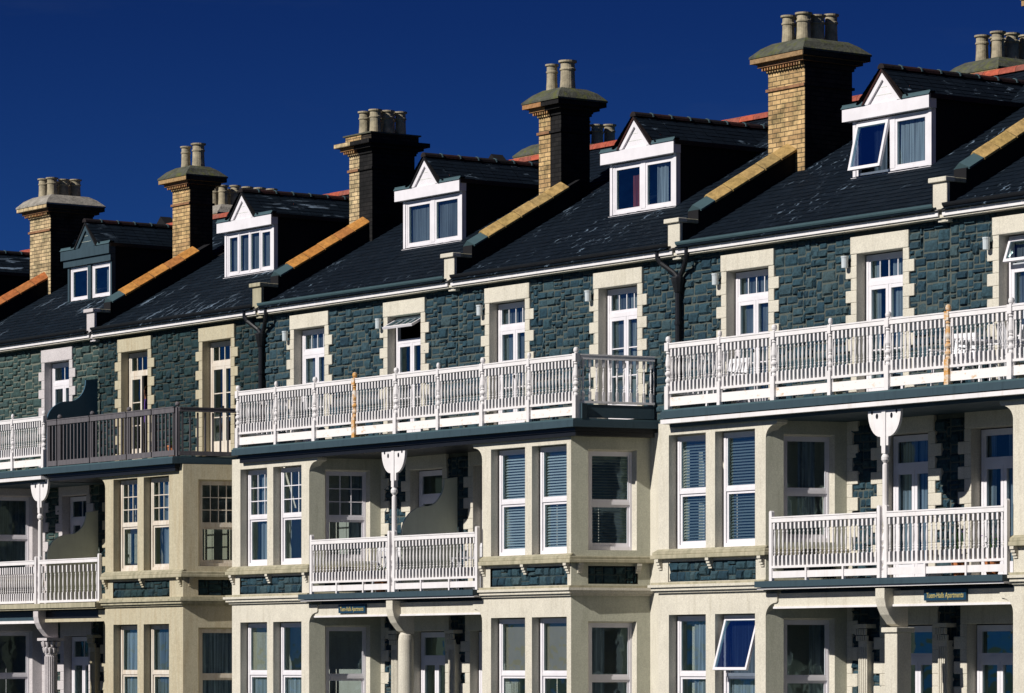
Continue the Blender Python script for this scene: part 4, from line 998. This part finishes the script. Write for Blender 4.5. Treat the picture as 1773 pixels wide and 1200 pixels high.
# ------------------------------------------------------------------ person in the open doorway
def person(x, y, z):
    Pn = empty('person', (x,y,z), 'person in purple top and black shorts, forearm raised, inside the open door', 'person')
    J = {'pel': (0,0,.92,.135), 'wai': (0,0,1.08,.115), 'che': (0,-.01,1.30,.135), 'nec': (0,0,1.47,.055), 'hea': (0,-.02,1.62,.095), 'top': (0,-.01,1.71,.07),
         'shl': (-.17,0,1.42,.06), 'ell': (-.30,-.10,1.18,.042), 'wrl': (-.24,-.33,1.34,.027), 'pal': (-.235,-.40,1.39,.030),
         'shr': (.17,0,1.42,.06), 'elr': (.23,.02,1.13,.042), 'wrr': (.25,-.08,.89,.027), 'par': (.25,-.11,.81,.030),
         'hpl': (-.09,0,.86,.095), 'knl': (-.10,-.03,.48,.056), 'anl': (-.11,0,.09,.036), 'tol': (-.12,-.16,.03,.032),
         'hpr': (.09,0,.86,.095), 'knr': (.10,-.03,.48,.056), 'anr': (.11,0,.09,.036), 'tor': (.12,-.16,.03,.032)}
    E = [('pel','wai'),('wai','che'),('che','nec'),('nec','hea'),('hea','top'),('che','shl'),('shl','ell'),('ell','wrl'),('wrl','pal'),('che','shr'),('shr','elr'),('elr','wrr'),('wrr','par'),
         ('pel','hpl'),('hpl','knl'),('knl','anl'),('anl','tol'),('pel','hpr'),('hpr','knr'),('knr','anr'),('anr','tor')]
    def fingers(base, pal, d):
        for i in range(5):
            o = (i-2)*.019; L = (.05,.075,.08,.075,.06)[i] if i else .045
            b = (pal[0]+o, pal[1]+d[1]*.03, pal[2]+d[2]*.03); m1 = (b[0]+(-.03 if i == 0 else 0), b[1]+d[1]*L*.5, b[2]+d[2]*L*.5); e = (m1[0], m1[1]+d[1]*L*.3-.012, m1[2]+d[2]*L*.5)
            for nm, q, r in ((f'{base}a{i}', b, .011), (f'{base}b{i}', m1, .010), (f'{base}c{i}', e, .008)): J[nm] = q + (r,)
            E.extend([(base, f'{base}a{i}'), (f'{base}a{i}', f'{base}b{i}'), (f'{base}b{i}', f'{base}c{i}')])
    fingers('pal', J['pal'], (0,-.3,.95)); fingers('par', J['par'], (0,-.2,-.98))
    names = list(J); me = bpy.data.meshes.new('body'); me.from_pydata([J[n][:3] for n in names], [(names.index(a), names.index(b)) for a, b in E], [])
    o = bpy.data.objects.new('tmp', me); COL.objects.link(o); md = o.modifiers.new('s', 'SKIN')
    for i, n in enumerate(names):
        sv = me.skin_vertices[0].data[i]; r = J[n][3]; sv.radius = (r, r*.8 if n in ('pel','wai','che') else r); sv.use_root = (n == 'pel')
    o.modifiers.new('b', 'SUBSURF').render_levels = 2; o.modifiers['b'].levels = 2
    bpy.context.view_layer.update()
    m2 = bpy.data.meshes.new_from_object(o.evaluated_get(bpy.context.evaluated_depsgraph_get())); bpy.data.objects.remove(o)
    m2.materials.clear()
    for q in ('skin','shirt','shorts'): m2.materials.append(M[q])
    for p in m2.polygons:
        c = p.center; p.use_smooth = True
        p.material_index = 2 if .50 < c.z < .95 and abs(c.x) < .2 else (1 if (.95 <= c.z < 1.47 and (abs(c.x) < .27 and c.y > -.15)) else 0)
    b = bpy.data.objects.new('body', m2); COL.objects.link(b); b.parent = Pn
    h = MB(); h.lathe((x,y+.02,z+1.62), [(.09,-.10),(.115,-.02),(.11,.06),(.08,.12),(.02,.145)], M['hair'], 16); h.build('hair', Pn)
    f = MB()
    for s in (-1, 1): f.lathe((x+s*.033,y-.108,z+1.625), [(.004,-.006),(.010,0),(.004,.006)], M['shorts'], 8)
    f.prism([(x-.012,y-.112,z+1.585),(x+.012,y-.112,z+1.585),(x,y-.105,z+1.62)], (0,-.018,0), M['skin']); f.box(x-.022, x+.022, y-.112, y-.106, z+1.55, z+1.557, M['red_cloth']); f.build('face', Pn)
    Pn.rotation_euler = (0,0,0)
person(1.10, .85, Z_D2+.02)

# ------------------------------------------------------------------ ground
def sheet(name, x0, x1, y0, y1, z, m, n=1):
    mb = MB(); mb.add([(x0,y0,z),(x1,y0,z),(x1,y1,z),(x0,y1,z)], [(0,1,2,3)], m); o = mb.build(name); o['kind'] = 'structure'; return o
sheet('ground', -1500, 1500, -1500, 1500, 0, M['ground'])
sheet('road', -300, 300, -16, -8, .008, M['asphalt'])
mb = MB(); mb.box(-300, 300, -8, -5, -.05, .12, M['paving']); o = mb.build('pavement'); o['kind'] = 'structure'
sheet('forecourt', -40, 60, -4.996, .2, .016, M['paving'])
mb = MB(); mb.box(-20, 40, -5.0, -4.75, 0, .85, M['cream']); mb.box(-20, 40, -5.04, -4.71, .85, .93, M['sill']); o = mb.build('garden_wall', bevel=.01); tag(o, 'low cream garden wall along the forecourt of the terrace', 'wall')

# ------------------------------------------------------------------ light, sky, camera
SE, SA = 33.0, -2.0
w = bpy.data.worlds.new('World'); SC.world = w; w.use_nodes = True; nt = w.node_tree; nt.nodes.clear()
out = nt.nodes.new('ShaderNodeOutputWorld'); bg = nt.nodes.new('ShaderNodeBackground'); sky = nt.nodes.new('ShaderNodeTexSky')
sky.sky_type = 'NISHITA'; sky.sun_disc = False; sky.sun_elevation = R(SE); sky.sun_rotation = R(180-SA); sky.air_density = 1.0; sky.dust_density = 0.0; sky.ozone_density = 4.0; sky.altitude = 3000
# polarised slide-film blue: deepen and saturate the sky colour
tc = nt.nodes.new('ShaderNodeTexCoord'); sp = nt.nodes.new('ShaderNodeSeparateXYZ'); nt.links.new(tc.outputs['Generated'], sp.inputs[0])
gr = _ramp(nt, sp.outputs[2], .07, .165, (.118,.335,.82,1), (.066,.190,.55,1))
tint = _mix(nt, 1.0, sky.outputs[0], gr, 'MULTIPLY')
mp = nt.nodes.new('ShaderNodeMapping'); mp.inputs['Scale'].default_value = (6,6,34); nt.links.new(tc.outputs['Generated'], mp.inputs[0])
wf_ = nt.nodes.new('ShaderNodeMath'); wf_.operation = 'MULTIPLY'; wf_.inputs[1].default_value = .10
nt.links.new(_ramp(nt, _noise(nt, mp.outputs[0], 1.6, 6, .62), .56, .8), wf_.inputs[0])
tint = _mix(nt, wf_.outputs[0], tint, (1.6,2.4,3.6))
nt.links.new(tint, bg.inputs[0]); bg.inputs[1].default_value = .042; nt.links.new(bg.outputs[0], out.inputs[0])
L = bpy.data.lights.new('sun', 'SUN'); L.energy = 5.0; L.angle = R(.5); L.color = (1,.96,.90)
lo = bpy.data.objects.new('sun', L); COL.objects.link(lo)
sd = Vector((math.sin(R(SA))*math.cos(R(SE)), -math.cos(R(SA))*math.cos(R(SE)), math.sin(R(SE))))
lo.rotation_euler = (-sd).to_track_quat('-Z', 'Y').to_euler(); lo.location = sd*80
cam = bpy.data.cameras.new('camera'); co = bpy.data.objects.new('camera', cam); COL.objects.link(co)
co.location = (74.8, -41.4, 2.3); co.rotation_euler = (R(90), 0, R(54.8))
cam.sensor_width = 36; cam.lens = 36*6700/1773; cam.shift_x = 0; cam.shift_y = (1154-600)/1773; cam.clip_end = 5000; cam.clip_start = 1
SC.camera = co
SC.view_settings.view_transform = 'Standard'; SC.view_settings.look = 'None'; SC.view_settings.exposure = 0; SC.view_settings.gamma = 1

SC.cycles.diffuse_bounces = 2
